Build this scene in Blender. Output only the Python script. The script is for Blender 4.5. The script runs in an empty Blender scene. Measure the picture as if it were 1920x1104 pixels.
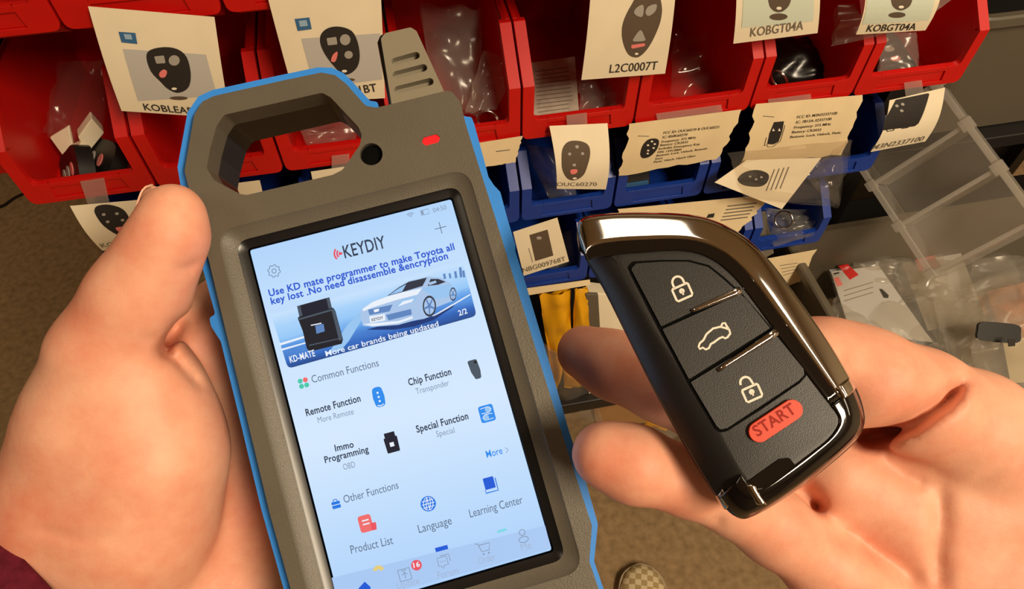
import bpy, bmesh, math, random
import numpy as np
from mathutils import Vector, Matrix, noise
from mathutils.geometry import tessellate_polygon

# ------------------------------------------------------------------ camera, world, lights, exposure
scene = bpy.context.scene
COL = scene.collection
FPX = 1300.0
PITCH = math.radians(53.0)
CAM = Vector((0.0, 0.0, 1.45))
CR = Vector((1, 0, 0))
CF = Vector((0, math.cos(PITCH), -math.sin(PITCH)))
CU = Vector((0, math.sin(PITCH), math.cos(PITCH)))
cam_data = bpy.data.cameras.new('camera')
cam_data.sensor_width = 36.0
cam_data.lens = 36.0 * FPX / 1920.0
cam_data.clip_start = 0.01
cam = bpy.data.objects.new('camera', cam_data)
COL.objects.link(cam)
cam.location = CAM
cam.rotation_euler = (math.pi / 2 - PITCH, 0, 0)
scene.camera = cam

scene.view_settings.view_transform = 'Standard'
scene.view_settings.look = 'None'
scene.view_settings.gamma = 1.0
scene.view_settings.use_curve_mapping = False
scene.view_settings.exposure = 0.0
scene.cycles.transparent_max_bounces = 32

world = bpy.data.worlds.new('world')
scene.world = world
world.use_nodes = True
bg = world.node_tree.nodes['Background']
bg.inputs[0].default_value = (1.0, 0.83, 0.64, 1)
bg.inputs[1].default_value = 0.04

def ray(px, py):
    return CF + CR * ((px - 960.0) / FPX) + CU * ((552.0 - py) / FPX)
def at(px, py, depth):
    """a point of the place seen at pixel (px, py), depth metres along the view axis"""
    return CAM + ray(px, py) * depth

def area_light(name, loc, target, sx, sy, power, color):
    d = bpy.data.lights.new(name, 'AREA')
    d.shape = 'RECTANGLE'; d.size = sx; d.size_y = sy
    d.energy = power; d.color = color
    o = bpy.data.objects.new(name, d); COL.objects.link(o)
    o.location = loc
    o.rotation_euler = (Vector(target) - Vector(loc)).to_track_quat('-Z', 'Y').to_euler()
    return o
WARM = (1.0, 0.81, 0.57)
LIGHTS = [   # ceiling panels: x, y, size x, size y, watts
    (1.00, -0.90, 0.30, 1.10, 66.0),
    (0.25, 1.25, 0.60, 1.20, 9.0),
    (-1.30, -0.40, 0.50, 0.90, 6.0),
    (2.00, 0.25, 0.30, 1.20, 9.0),  # panel added to put a bright streak on the key's chrome
]
for lx, ly, sx, sy, pw in LIGHTS:
    area_light('ceiling_panel_light', (lx, ly, 2.57), (lx, ly, 0), sx, sy, pw, WARM)

# ------------------------------------------------------------------ helpers
def tag(o, label=None, cat=None, group=None, kind=None):
    if label: o['label'] = label
    if cat: o['category'] = cat
    if group: o['group'] = group
    if kind: o['kind'] = kind
    return o

def empty(name, loc=(0, 0, 0), rot=None, parent=None):
    o = bpy.data.objects.new(name, None); COL.objects.link(o)
    o.empty_display_size = 0.01
    if rot is not None:
        o.matrix_world = Matrix.Translation(Vector(loc)) @ rot.to_4x4()
    else:
        o.location = loc
    if parent: o.parent = parent
    return o

def link_mesh(name, me, material, parent=None):
    o = bpy.data.objects.new(name, me); COL.objects.link(o)
    if material is not None and not me.materials: me.materials.append(material)
    if parent: o.parent = parent
    return o

def mesh_from(verts, faces, smooth=False):
    me = bpy.data.meshes.new('m')
    me.from_pydata([tuple(v) for v in verts], [], [tuple(f) for f in faces])
    me.update()
    if smooth: me.polygons.foreach_set('use_smooth', [True] * len(me.polygons))
    return me

def obj(name, verts, faces, material, parent=None, smooth=False):
    return link_mesh(name, mesh_from(verts, faces, smooth), material, parent)

def add_bevel(o, w, seg=2, angle=35):
    m = o.modifiers.new('bevel', 'BEVEL')
    m.width = w; m.segments = seg; m.limit_method = 'ANGLE'; m.angle_limit = math.radians(angle)
    m.harden_normals = True
    o.data.polygons.foreach_set('use_smooth', [True] * len(o.data.polygons))
    return o

class MB:
    def __init__(self): self.v = []; self.f = []
    def add(self, verts, faces):
        n = len(self.v); self.v += [Vector(p) for p in verts]
        self.f += [tuple(i + n for i in f) for f in faces]; return self
    def box(self, x0, x1, y0, y1, z0, z1):
        return self.add([(x0,y0,z0),(x1,y0,z0),(x1,y1,z0),(x0,y1,z0),(x0,y0,z1),(x1,y0,z1),(x1,y1,z1),(x0,y1,z1)],
            [(0,3,2,1),(4,5,6,7),(0,1,5,4),(1,2,6,5),(2,3,7,6),(3,0,4,7)])
    def prism(self, outer, z0, z1, holes=(), frame=None, shrink0=None):
        """2D outline (with holes) extruded between z0 and z1; frame maps (x,y,z) to 3D"""
        fr = frame or (lambda x, y, z: (x, y, z))
        loops = [list(outer)] + [list(h) for h in holes]
        tris = tessellate_polygon([[Vector((p[0], p[1], 0)) for p in lp] for lp in loops])
        flat = [p for lp in loops for p in lp]
        n = len(flat)
        vs = [fr(p[0], p[1], z0) for p in flat] + [fr(p[0], p[1], z1) for p in flat]
        fs = []
        def area(t):
            a, b, c = (flat[i] for i in t)
            return (b[0]-a[0])*(c[1]-a[1]) - (b[1]-a[1])*(c[0]-a[0])
        for t in tris:
            if abs(area(t)) < 1e-14: continue
            if area(t) < 0: t = (t[0], t[2], t[1])
            fs.append((t[0]+n, t[1]+n, t[2]+n)); fs.append((t[2], t[1], t[0]))
        s = 0
        for k, lp in enumerate(loops):
            m = len(lp)
            A = sum(lp[i][0]*lp[(i+1)%m][1] - lp[(i+1)%m][0]*lp[i][1] for i in range(m))
            ccw = (A > 0) == (k == 0)
            for i in range(m):
                a, b = s+i, s+(i+1)%m
                fs.append((a, b, b+n, a+n) if ccw else (b, a, a+n, b+n))
            s += m
        return self.add(vs, fs)
    def loft(self, loops, cap0=False, cap1=False, closed=True):
        n = len(loops[0]); vs = [p for l in loops for p in l]; fs = []
        for k in range(len(loops)-1):
            for i in range(n if closed else n-1):
                a = k*n+i; b = k*n+(i+1)%n
                fs.append((a, b, b+n, a+n))
        if cap0: fs.append(tuple(reversed(range(n))))
        if cap1: fs.append(tuple(range((len(loops)-1)*n, len(loops)*n)))
        return self.add(vs, fs)
    def tube(self, pts, r, seg=8, closed=False):
        pts = [Vector(p) for p in pts]; rings = []
        N = len(pts)
        for i, p in enumerate(pts):
            d = (pts[(i+1) % N] - pts[i-1]) if closed else (pts[min(i+1, N-1)] - pts[max(i-1, 0)])
            d.normalize()
            ref = Vector((0, 0, 1)) if abs(d.z) < 0.9 else Vector((1, 0, 0))
            a = d.cross(ref).normalized(); b = d.cross(a)
            rr = r[i] if isinstance(r, (list, tuple)) else r
            rings.append([p + (a*math.cos(t) + b*math.sin(t))*rr for t in [2*math.pi*k/seg for k in range(seg)]])
        if closed: rings.append(rings[0])
        return self.loft(rings, not closed, not closed)
    def build(self, name, material, parent=None, smooth=False, bevel=0, seg=2):
        o = obj(name, self.v, self.f, material, parent, smooth)
        if bevel: add_bevel(o, bevel, seg)
        return o
    def mesh(self, smooth=False): return mesh_from(self.v, self.f, smooth)

def rounded(pts, r, n=4):
    """polygon with every corner filleted; r a number or a list"""
    out = []; m = len(pts)
    for i in range(m):
        p = Vector(pts[i][:2]); a = Vector(pts[i-1][:2]); b = Vector(pts[(i+1) % m][:2])
        ri = r[i] if isinstance(r, (list, tuple)) else r
        da = (a-p); db = (b-p); la, lb = da.length, db.length
        if ri <= 0 or la < 1e-9 or lb < 1e-9: out.append((p.x, p.y)); continue
        da /= la; db /= lb
        ang = math.acos(max(-1, min(1, da.dot(db))))
        if ang > math.pi - 0.05: out.append((p.x, p.y)); continue
        t = min(ri / math.tan(ang/2), la*0.48, lb*0.48)
        p0 = p + da*t; p1 = p + db*t
        for k in range(n+1):
            s = k/n
            q = p0*(1-s)**2 + p*2*s*(1-s) + p1*s*s
            out.append((q.x, q.y))
    return out

def smooth_curve(pts, n=4, closed=False):
    """Catmull-Rom through the points"""
    P = [Vector(p) for p in pts]; N = len(P); out = []
    rng = range(N) if closed else range(N-1)
    for i in rng:
        p1 = P[i]; p2 = P[(i+1) % N]
        p0 = P[i-1] if (closed or i > 0) else p1*2-p2
        p3 = P[(i+2) % N] if (closed or i < N-2) else p2*2-p1
        for k in range(n):
            t = k/n
            out.append(((p1*2) + (p2-p0)*t + (p0*2-p1*5+p2*4-p3)*t*t + (p1*3-p0-p2*3+p3)*t**3)*0.5)
    if not closed: out.append(P[-1])
    return out

def circle(cx, cy, rx, ry=None, n=24, rot=0):
    ry = rx if ry is None else ry; c, s = math.cos(rot), math.sin(rot)
    return [(cx + rx*math.cos(t)*c - ry*math.sin(t)*s, cy + rx*math.cos(t)*s + ry*math.sin(t)*c) for t in [2*math.pi*k/n for k in range(n)]]

def inset2d(poly, d):
    """move every vertex inwards (ccw outline) by d"""
    m = len(poly); A = sum(poly[i][0]*poly[(i+1)%m][1]-poly[(i+1)%m][0]*poly[i][1] for i in range(m))
    sg = 1 if A > 0 else -1; out = []
    for i in range(m):
        p = Vector(poly[i]); a = p-Vector(poly[i-1]); b = Vector(poly[(i+1)%m])-p
        if a.length < 1e-9: a = b
        if b.length < 1e-9: b = a
        na = Vector((-a.y, a.x)).normalized(); nb = Vector((-b.y, b.x)).normalized()
        q = na+nb
        if q.length < 1e-6: q = na
        q.normalize(); k = max(0.5, q.dot(na))
        out.append(tuple(p + q*(sg*d/k)))
    return out

# ------------------------------------------------------------------ materials
def lin(r, g, b):
    f = lambda c: (c/12.92 if c <= 0.04045 else ((c+0.055)/1.055)**2.4)
    return (f(r/255), f(g/255), f(b/255), 1)

def mat(name, col, rough=0.5, metal=0.0, spec=0.5, coat=0.0, noise_amt=0.0, noise_scale=200, bump=0.0, bump_scale=800,
        emis=None, estr=0.0, sss=0.0, alpha=1.0, trans=0.0, col2=None, rough_var=0.0):
    m = bpy.data.materials.new(name); m.use_nodes = True
    nt = m.node_tree; b = nt.nodes['Principled BSDF']
    b.inputs['Base Color'].default_value = col
    b.inputs['Roughness'].default_value = rough
    b.inputs['Metallic'].default_value = metal
    b.inputs['Specular IOR Level'].default_value = spec
    b.inputs['Coat Weight'].default_value = coat
    b.inputs['Coat Roughness'].default_value = 0.08
    b.inputs['Alpha'].default_value = alpha
    b.inputs['Transmission Weight'].default_value = trans
    if emis: b.inputs['Emission Color'].default_value = emis; b.inputs['Emission Strength'].default_value = estr
    if sss:
        b.inputs['Subsurface Weight'].default_value = sss
        b.inputs['Subsurface Radius'].default_value = (1.0, 0.35, 0.2)
        b.inputs['Subsurface Scale'].default_value = 0.004
    tc = nt.nodes.new('ShaderNodeTexCoord')
    if noise_amt or col2:
        nz = nt.nodes.new('ShaderNodeTexNoise'); nz.inputs['Scale'].default_value = noise_scale
        nz.inputs['Detail'].default_value = 4
        nt.links.new(tc.outputs['Object'], nz.inputs['Vector'])
        rp = nt.nodes.new('ShaderNodeValToRGB')
        c2 = col2 or tuple(min(1, c*(1+noise_amt)) for c in col[:3]) + (1,)
        c1 = col if col2 else tuple(c*(1-noise_amt) for c in col[:3]) + (1,)
        rp.color_ramp.elements[0].position = 0.3; rp.color_ramp.elements[0].color = c1
        rp.color_ramp.elements[1].position = 0.7; rp.color_ramp.elements[1].color = c2
        nt.links.new(nz.outputs['Fac'], rp.inputs['Fac'])
        nt.links.new(rp.outputs['Color'], b.inputs['Base Color'])
    if bump:
        n2 = nt.nodes.new('ShaderNodeTexNoise'); n2.inputs['Scale'].default_value = bump_scale; n2.inputs['Detail'].default_value = 3
        nt.links.new(tc.outputs['Object'], n2.inputs['Vector'])
        bp = nt.nodes.new('ShaderNodeBump'); bp.inputs['Strength'].default_value = bump; bp.inputs['Distance'].default_value = 0.0005
        nt.links.new(n2.outputs['Fac'], bp.inputs['Height'])
        nt.links.new(bp.outputs['Normal'], b.inputs['Normal'])
    return m

def film_mat(name, tint, milk, rough=0.12, spec=0.6):
    """clear plastic film: mostly see-through, a little milky, glossy"""
    m = bpy.data.materials.new(name); m.use_nodes = True
    nt = m.node_tree; nt.nodes.clear()
    out = nt.nodes.new('ShaderNodeOutputMaterial')
    tr = nt.nodes.new('ShaderNodeBsdfTransparent'); tr.inputs[0].default_value = (*tint, 1)
    df = nt.nodes.new('ShaderNodeBsdfDiffuse'); df.inputs[0].default_value = (0.8, 0.78, 0.74, 1)
    tl = nt.nodes.new('ShaderNodeBsdfTranslucent'); tl.inputs[0].default_value = (0.8, 0.78, 0.74, 1)
    gl = nt.nodes.new('ShaderNodeBsdfGlossy'); gl.inputs['Roughness'].default_value = rough
    m0 = nt.nodes.new('ShaderNodeMixShader'); m0.inputs[0].default_value = 0.5
    nt.links.new(df.outputs[0], m0.inputs[1]); nt.links.new(tl.outputs[0], m0.inputs[2])
    m1 = nt.nodes.new('ShaderNodeMixShader'); m1.inputs[0].default_value = milk
    nt.links.new(tr.outputs[0], m1.inputs[1]); nt.links.new(m0.outputs[0], m1.inputs[2])
    lw = nt.nodes.new('ShaderNodeLayerWeight'); lw.inputs['Blend'].default_value = 0.5
    pw_ = nt.nodes.new('ShaderNodeMath'); pw_.operation = 'POWER'; pw_.inputs[1].default_value = 3.5; nt.links.new(lw.outputs['Facing'], pw_.inputs[0])
    ma = nt.nodes.new('ShaderNodeMath'); ma.operation = 'MULTIPLY_ADD'; ma.inputs[1].default_value = spec*1.4; ma.inputs[2].default_value = 0.035; nt.links.new(pw_.outputs[0], ma.inputs[0])
    m2 = nt.nodes.new('ShaderNodeMixShader')
    nt.links.new(ma.outputs[0], m2.inputs[0]); nt.links.new(m1.outputs[0], m2.inputs[1]); nt.links.new(gl.outputs[0], m2.inputs[2])
    nt.links.new(m2.outputs[0], out.inputs[0])
    return m

def glow(name, rgb, k=1.0):
    """a lit screen pixel colour"""
    c = lin(*rgb)
    return mat(name, (0.01, 0.01, 0.012, 1), rough=0.25, spec=0.3, emis=c, estr=k)

M = {}
M['red'] = mat('red_plastic', lin(200, 18, 12), rough=0.4, spec=0.45, noise_amt=0.06, noise_scale=30, bump=0.05, bump_scale=300)
M['blue_bin'] = mat('blue_bin_plastic', lin(22, 58, 150), rough=0.35, spec=0.4, noise_amt=0.06, noise_scale=30)
M['black_steel'] = mat('black_powder_coat', lin(22, 20, 20), rough=0.5, bump=0.1)
M['paper'] = mat('cream_paper', lin(236, 224, 196), rough=0.85, spec=0.2, noise_amt=0.03, noise_scale=40)
M['kraft'] = mat('buff_card', lin(228, 208, 168), rough=0.9, spec=0.15, noise_amt=0.05, noise_scale=35)
M['leaflet'] = mat('grey_newsprint', lin(176, 164, 150), rough=0.9, spec=0.1, noise_amt=0.15, noise_scale=120)
M['ink'] = mat('grey_ink', lin(60, 56, 52), rough=0.9, spec=0.1)
M['ink_soft'] = mat('faded_ink', lin(120, 112, 100), rough=0.9, spec=0.1)
M['photo_key'] = mat('printed_dark_grey', lin(46, 42, 40), rough=0.6, spec=0.3)
M['photo_key2'] = mat('printed_brown_grey', lin(96, 82, 68), rough=0.7, spec=0.2)
M['photo_btn'] = mat('printed_light_grey', lin(165, 160, 152), rough=0.8, spec=0.2)
M['photo_red'] = mat('printed_pink', lin(232, 130, 125), rough=0.8, spec=0.2)
M['photo_white'] = mat('printed_white', lin(240, 232, 215), rough=0.8, spec=0.2)
M['photo_grey'] = mat('printed_pale_grey', lin(190, 188, 184), rough=0.8, spec=0.2)
M['photo_teal'] = mat('printed_pale_teal', lin(206, 216, 200), rough=0.8, spec=0.2)
M['logo_blue'] = mat('printed_blue', lin(60, 105, 150), rough=0.8, spec=0.2)
M['logo_pale'] = mat('printed_pale_blue', lin(150, 180, 205), rough=0.8, spec=0.2)
M['tape'] = film_mat('matte_tape', (0.98, 0.95, 0.92), 0.26, rough=0.35, spec=0.25)
M['film'] = film_mat('clear_bag_film', (0.975, 0.96, 0.94), 0.04, rough=0.12, spec=0.4)
M['film_milky'] = film_mat('milky_bag_film', (0.96, 0.94, 0.9), 0.14, rough=0.2, spec=0.35)
M['frost'] = film_mat('frosted_box_plastic', (0.95, 0.93, 0.89), 0.20, rough=0.25, spec=0.4)
M['frost_edge'] = film_mat('frosted_box_edge', (0.92, 0.89, 0.83), 0.38, rough=0.3, spec=0.4)
M['fob_black'] = mat('black_fob_plastic', lin(24, 22, 22), rough=0.4, spec=0.4)
M['chrome'] = mat('chrome', (0.80, 0.77, 0.74, 1), rough=0.07, metal=1.0)
M['steel'] = mat('ring_steel', (0.72, 0.70, 0.66, 1), rough=0.18, metal=1.0)
M['tote'] = mat('grey_tote_plastic', lin(98, 90, 76), rough=0.45, spec=0.4, noise_amt=0.08, noise_scale=8)
M['yellow'] = mat('yellow_poly_mailer', lin(226, 164, 18), rough=0.35, spec=0.5, noise_amt=0.1, noise_scale=30)
M['carpet'] = mat('brown_carpet', lin(150, 125, 92), rough=1.0, spec=0.05, noise_amt=0.22, noise_scale=60, bump=0.6, bump_scale=400)
M['wallpaint'] = mat('tan_wall_paint', lin(206, 188, 158), rough=0.9, spec=0.2, noise_amt=0.02, noise_scale=6)
M['wallpaint_dark'] = mat('brown_wall_panelling', lin(112, 92, 70), rough=0.8, spec=0.2, noise_amt=0.08, noise_scale=5)
M['ceil'] = mat('ceiling_white', lin(226, 214, 194), rough=0.95, spec=0.1, noise_amt=0.03, noise_scale=20)
M['cardboard'] = mat('brown_cardboard', lin(150, 112, 72), rough=0.9, spec=0.1, noise_amt=0.06, noise_scale=50)

# ------------------------------------------------------------------ text as flat mesh
def text_mesh_2d(s, bold=0.0, shear=0.0):
    """verts/faces of a line of text: baseline at y=0, starting at x=0, cap height 1"""
    cu = bpy.data.curves.new('t', 'FONT'); cu.body = s; cu.size = 1.0; cu.offset = bold; cu.shear = shear
    cu.resolution_u = 3; cu.space_character = 1.0 + bold*2.2
    ob = bpy.data.objects.new('t', cu)
    me = bpy.data.meshes.new_from_object(ob)
    vs = [(v.co.x, v.co.y) for v in me.vertices]; fs = [tuple(p.vertices) for p in me.polygons]
    bpy.data.objects.remove(ob); bpy.data.curves.remove(cu); bpy.data.meshes.remove(me)
    if not vs: return [], []
    x0 = min(v[0] for v in vs); cap = 0.69
    return [((v[0]-x0)/cap, v[1]/cap) for v in vs], fs

# ------------------------------------------------------------------ the room
def structure(o): o['kind'] = 'structure'; return o
structure(MB().box(-2.6, 2.8, -2.6, 2.4, -0.05, 0).build('floor', M['carpet']))
structure(MB().box(-2.7, 2.9, 2.4, 2.5, 0, 2.6).build('wall_back', M['wallpaint']))
structure(MB().box(-2.7, 2.9, -2.7, -2.6, 0, 2.6).build('wall_front', M['wallpaint_dark']))
structure(MB().box(-2.7, -2.6, -2.6, 2.4, 0, 2.6).build('wall_left', M['wallpaint_dark']))
structure(MB().box(2.8, 2.9, -2.6, 2.4, 0, 2.6).build('wall_right', M['wallpaint']))
structure(MB().box(-2.7, 2.9, -2.7, 2.5, 2.6, 2.65).build('ceiling', M['ceil']))
structure(MB().box(-2.6, 2.8, 2.385, 2.4, 0, 0.09).build('baseboard_back', M['black_steel']))
for (lx, ly, sx, sy, pw), lab in zip(LIGHTS, ('ceiling light panel behind the viewer on the right', 'ceiling light panel ahead beyond the bin rack', 'ceiling light panel above the left side of the room', 'added ceiling panel on the far right that puts a streak on the key chrome')):
    t = empty('ceiling_light', (lx, ly, 2.6)); tag(t, lab, 'lamp')
    fr = MB()
    for x0, x1, y0, y1 in ((-sx/2-.03, sx/2+.03, -sy/2-.03, -sy/2), (-sx/2-.03, sx/2+.03, sy/2, sy/2+.03), (-sx/2-.03, -sx/2, -sy/2, sy/2), (sx/2, sx/2+.03, -sy/2, sy/2)):
        fr.box(x0, x1, y0, y1, -0.045, 0)
    fr.build('frame', M['black_steel'], t)

# ------------------------------------------------------------------ the rack frame of reference
YAW = math.radians(11.3)
RU = Vector((math.cos(YAW), math.sin(YAW), 0))       # along the rack, to the right
RN = Vector((math.sin(YAW), -math.cos(YAW), 0))      # out of the rack, towards the viewer
P0 = Vector((0.00923, 0.46688, 1.05054))
ROTZ = Matrix.Rotation(YAW, 3, 'Z')
def rack(u, n, z):
    p = P0 + RU*u + RN*n; return Vector((p.x, p.y, z))
def on_rack(px, py, n):
    """the point at that pixel on the vertical plane n metres in front of the bins' lips"""
    d = ray(px, py); q = P0 + RN*n
    return CAM + d * ((q-CAM).dot(RN)/d.dot(RN))
def on_level(px, py, z):
    d = ray(px, py); return CAM + d*((z-CAM.z)/d.z)

# louvred steel panel with posts
pan = empty('louvred_panel', rack(0, -0.235, 0), ROTZ)
tag(pan, 'black steel louvred panel on posts that carries the red and blue bins', 'rack')
MB().box(-0.34, 0.40, 0, 0.004, 0.70, 1.42).build('back_sheet', M['black_steel'], pan)
lv = None
for k in range(9):
    z = 0.74 + k*0.078
    m = MB().add([(-0.33, 0, z), (0.39, 0, z), (0.39, -0.012, z+0.022), (-0.33, -0.012, z+0.022), (-0.33, 0, z-0.002), (0.39, 0, z-0.002), (0.39, -0.014, z+0.022), (-0.33, -0.014, z+0.022)],
        [(0,1,2,3), (4,7,6,5), (3,2,6,7), (0,4,5,1), (0,3,7,4), (1,5,6,2)])
    m.build('louvre', M['black_steel'], pan)
for x in (-0.35, 0.38):
    MB().box(x, x+0.03, 0.004, 0.034, 0, 1.45).build('post', M['black_steel'], pan)
# black work shelf under the bins and the dark cabinet beyond
sh = empty('work_shelf', rack(0, 0, 0), ROTZ)
tag(sh, 'black shelf under the blue bins holding mailers and boxes', 'shelf')
MB().prism([(-0.30, 0.215), (-0.30, -0.055), (0.44, -0.055), (0.44, -0.24), (1.25, -0.24), (1.25, 0.215)][::1], 0.625, 0.65).build('board', M['black_steel'], sh, bevel=0.003)
for x, y in ((-0.28, 0.19), (-0.28, -0.03), (1.2, -0.21), (1.2, 0.19), (0.70, -0.21)):
    MB().box(x-0.015, x+0.015, y-0.015, y+0.015, 0, 0.625).build('leg', M['black_steel'], sh)
cb = empty('shelving_unit', rack(0.43, -0.055, 0.65), ROTZ)
tag(cb, 'black shelving unit in the dark at the right, carrying the grey tote', 'shelf')
MB().box(0, 0.80, 0.43, 0.445, -0.65, 0.85).build('back_panel', M['black_steel'], cb)
for x in (0.0, 0.775):
    for y in (0.03, 0.40):
        MB().box(x, x+0.025, y, y+0.025, 0 if y < .1 else -.65, 0.85).build('post', M['black_steel'], cb)
for z in (0.245, 0.66):
    MB().box(0.0, 0.80, 0.0, 0.43, z, z+0.018).build('shelf_board', M['black_steel'], cb, bevel=0.002)

# ------------------------------------------------------------------ bins
BIN_MESH = {}
def bin_meshes(w, kind):
    key = (round(w, 3), kind)
    if key in BIN_MESH: return BIN_MESH[key]
    D, H, zf = (0.195, 0.100, 0.066) if kind == 'red' else (0.150, 0.078, 0.054)
    zl, zt, fw = 0.012, 0.0315, 0.0095           # flange bottom, lip top, rim width
    sl = (H - zf) * 1.25                         # how far the slanted edge runs back
    hw = w/2
    shell = MB()
    prof = [(0.020, 0), (D, 0), (D, H), (sl, H), (0.004, zf), (0.004, zl)]
    for s in (-1, 1):
        x0, x1 = sorted((s*(hw-0.0035), s*(hw-0.0065)))
        shell.prism([(p[0], p[1]) for p in prof], x0, x1, frame=lambda a, b, c: (c, a, b))
    shell.box(-hw+0.0065, hw-0.0065, 0.020, D, 0, 0.003)
    shell.box(-hw+0.0065, hw-0.0065, D-0.003, D, 0.003, H)
    shell.prism([(0.020, 0), (0.0225, 0.0), (0.0065, zt-0.004), (0.004, zt-0.004)], -hw+0.0065, hw-0.0065, frame=lambda a, b, c: (c, a, b))
    shell.box(-0.012, 0.012, D, D+0.006, H-0.02, H-0.004)      # hanger
    rim = MB(); XZ = lambda a, b, c: (a, -c, b)
    out = [(-hw, zf), (-hw, zl), (hw, zl), (hw, zf), (hw-fw, zf), (hw-fw, zt), (-hw+fw, zt), (-hw+fw, zf)]
    out = rounded(out, [0, .007, .007, 0, 0, .006, .006, 0], 5)
    sx = hw-0.019
    rim.prism(out, -0.006, -0.0022, frame=XZ)
    for s in (-1, 1):      # side posts stand proud of the label slot
        leg = rounded([(s*hw, zf), (s*hw, zl), (s*sx, zl), (s*(sx-.003), zt), (s*(hw-fw), zt), (s*(hw-fw), zf)], [0, .007, 0, 0, .005, 0], 5)
        rim.prism(leg if s < 0 else leg[::-1], -0.0024, 0.0, frame=XZ)
    rim.box(-sx, sx, 0.0, 0.0024, zl, zl+0.0042); rim.box(-sx+.002, sx-.002, 0.0, 0.0024, zt-0.0042, zt)
    for s in (-1, 1):
        xa, xb = sorted((s*hw, s*(hw-fw)))
        # slanted rim and top rim
        rim.prism([(0.0, zf), (0.006, zf-0.004), (sl+0.002, H-0.005), (sl+0.002, H), (sl-0.003, H)], xa, xb, frame=lambda a, b, c: (c, a, b))
        xa, xb = sorted((s*hw, s*(hw-0.0065)))
        rim.box(xa, xb, sl+0.002, D, H-0.005, H)
    slot = MB().box(-sx, sx, 0.0016, 0.0023, zl+0.0046, zt-0.0046)
    res = tuple(m.mesh() for m in (shell, rim, slot))
    BIN_MESH[key] = res
    return res

def make_bin(u0, u1, zbase, kind, label, group, n=0.0, rot=None, loc=None):
    w = u1-u0-0.0025
    t = empty(kind + '_storage_bin', loc or rack((u0+u1)/2, n, zbase), rot or ROTZ)
    tag(t, label, 'storage bin', group)
    mt = M['red'] if kind == 'red' else M['blue_bin']
    for nm, me, bv in zip(('shell', 'front_rim', 'label_slot'), bin_meshes(w, kind), (0.0, 0.0013, 0.0)):
        o = link_mesh(nm, me, mt, t)
        if bv: add_bevel(o, bv, 2)
    return t
RED_Z, TOP_Z, A_Z, B_Z = 1.040, 1.182, 0.938, 0.828
RED_U = [-.400, -.302, -.201, -.1005, -.001, .099, .207, .307, .417]
red_labels = ['leftmost red bin of the middle row, with cream boxed bits and black remotes in it',
 'red bin of the middle row just left of the thumb, behind the tester handle',
 'red bin of the middle row seen through the open handle of the tester',
 'red bin of the middle row hidden behind the tester antenna',
 'red bin of the middle row holding a printed sheet, above the grey remote tag card',
 'red bin of the middle row above the torn buff card with an oval remote',
 'red bin of the middle row with the black pouch and split ring inside',
 'rightmost red bin of the middle row, with a clear bag hanging into it']
# bin at index 3 spans u -.1005..-.001
for k in range(8):
    make_bin(RED_U[k], RED_U[k+1], RED_Z, 'red', red_labels[k], 'red bins of the middle row')
top_labels = ['red bin at the very top left corner of the photo', 'red bin of the top row that the first white tag card hangs from', 'red bin of the top row that the second white tag card hangs from',
  'red bin of the top row above the clear bags right of the antenna', 'red bin of the top row that the long oval remote card hangs from', 'red bin of the top row above the black pouch', 'red bin at the right end of the top row']
TOP_U = [-.405, -.305, -.204, -.104, -.0, .108, .21, .312]
for k in range(7):
    make_bin(TOP_U[k], TOP_U[k+1], TOP_Z, 'red', top_labels[k], 'red bins of the top row')
a_labels = ['blue bin at the left end of its row, peeking out behind the thumb', None, None, 'upper blue bin directly right of the tester, behind the small remote tag card', 'blue bin of the upper row right of the small remote tag card', 'blue bin of the upper row with a red and blue packet inside',
  'blue bin of the upper row behind the bagged remote card', 'rightmost blue bin of the upper row']
for k in (0, 1, 3, 4, 5, 6, 7):
    u0 = -.375 + k*.0935
    make_bin(u0, u0+.0935, A_Z, 'blue', a_labels[k] or 'upper blue bin standing behind the tester', 'blue bins of the upper row')
b_labels = ['lower blue bin right of the tester, above the yellow mailers', 'lower blue bin behind the chrome top of the key', 'lower blue bin behind the curved shoulder of the key', 'rightmost lower blue bin, with a clear bag and silver ring inside']
for k in range(4):
    u0 = -.017 + k*.0935
    make_bin(u0, u0+.0935, B_Z, 'blue', b_labels[k], 'blue bins of the lower row')

# ------------------------------------------------------------------ the handheld tester
def cam_vec(x, y, z): return CR*x + CU*y - CF*z          # camera axes: right, up, towards viewer
DX = cam_vec(0.9613, 0.2682, -0.0620).normalized()
DN = cam_vec(0.040, 0.088, 0.995); DN = (DN - DX*DN.dot(DX)).normalized()
DY = DN.cross(DX)
DEV_O = CAM + CR*(-0.0336) + CU*(-0.0309) + CF*0.2052
DEV_R = Matrix((DX, DY, DN)).transposed()
def dev(px, py, h=0.0):
    """pixel -> tester's own x, y on the plane h metres above its screen"""
    d = ray(px, py); q = DEV_O + DN*h
    p = CAM + d*((q-CAM).dot(DN)/d.dot(DN)) - DEV_O
    return (p.dot(DX), p.dot(DY))
tester = empty('key_programmer', DEV_O, DEV_R)
tag(tester, 'dark grey handheld key programmer with blue bumper, carry handle and lit screen', 'tester')
M['dev_grey'] = mat('tester_grey_plastic', lin(94, 88, 76), rough=0.42, spec=0.45, noise_amt=0.05, noise_scale=60, bump=0.25, bump_scale=2500)
M['dev_blue'] = mat('tester_blue_rubber', lin(52, 140, 236), rough=0.45, spec=0.4, noise_amt=0.04, noise_scale=40)
M['dev_black'] = mat('tester_black_bezel', lin(20, 19, 20), rough=0.3, spec=0.5)
M['dev_hole'] = mat('tester_black_hole', lin(6, 6, 6), rough=0.9, spec=0.1)
M['dev_ant'] = mat('antenna_grey', lin(134, 126, 108), rough=0.45, spec=0.45, bump=0.15, bump_scale=2500)
FH = 0.003                                             # the face stands 3 mm above the screen
BT = -0.024
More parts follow.
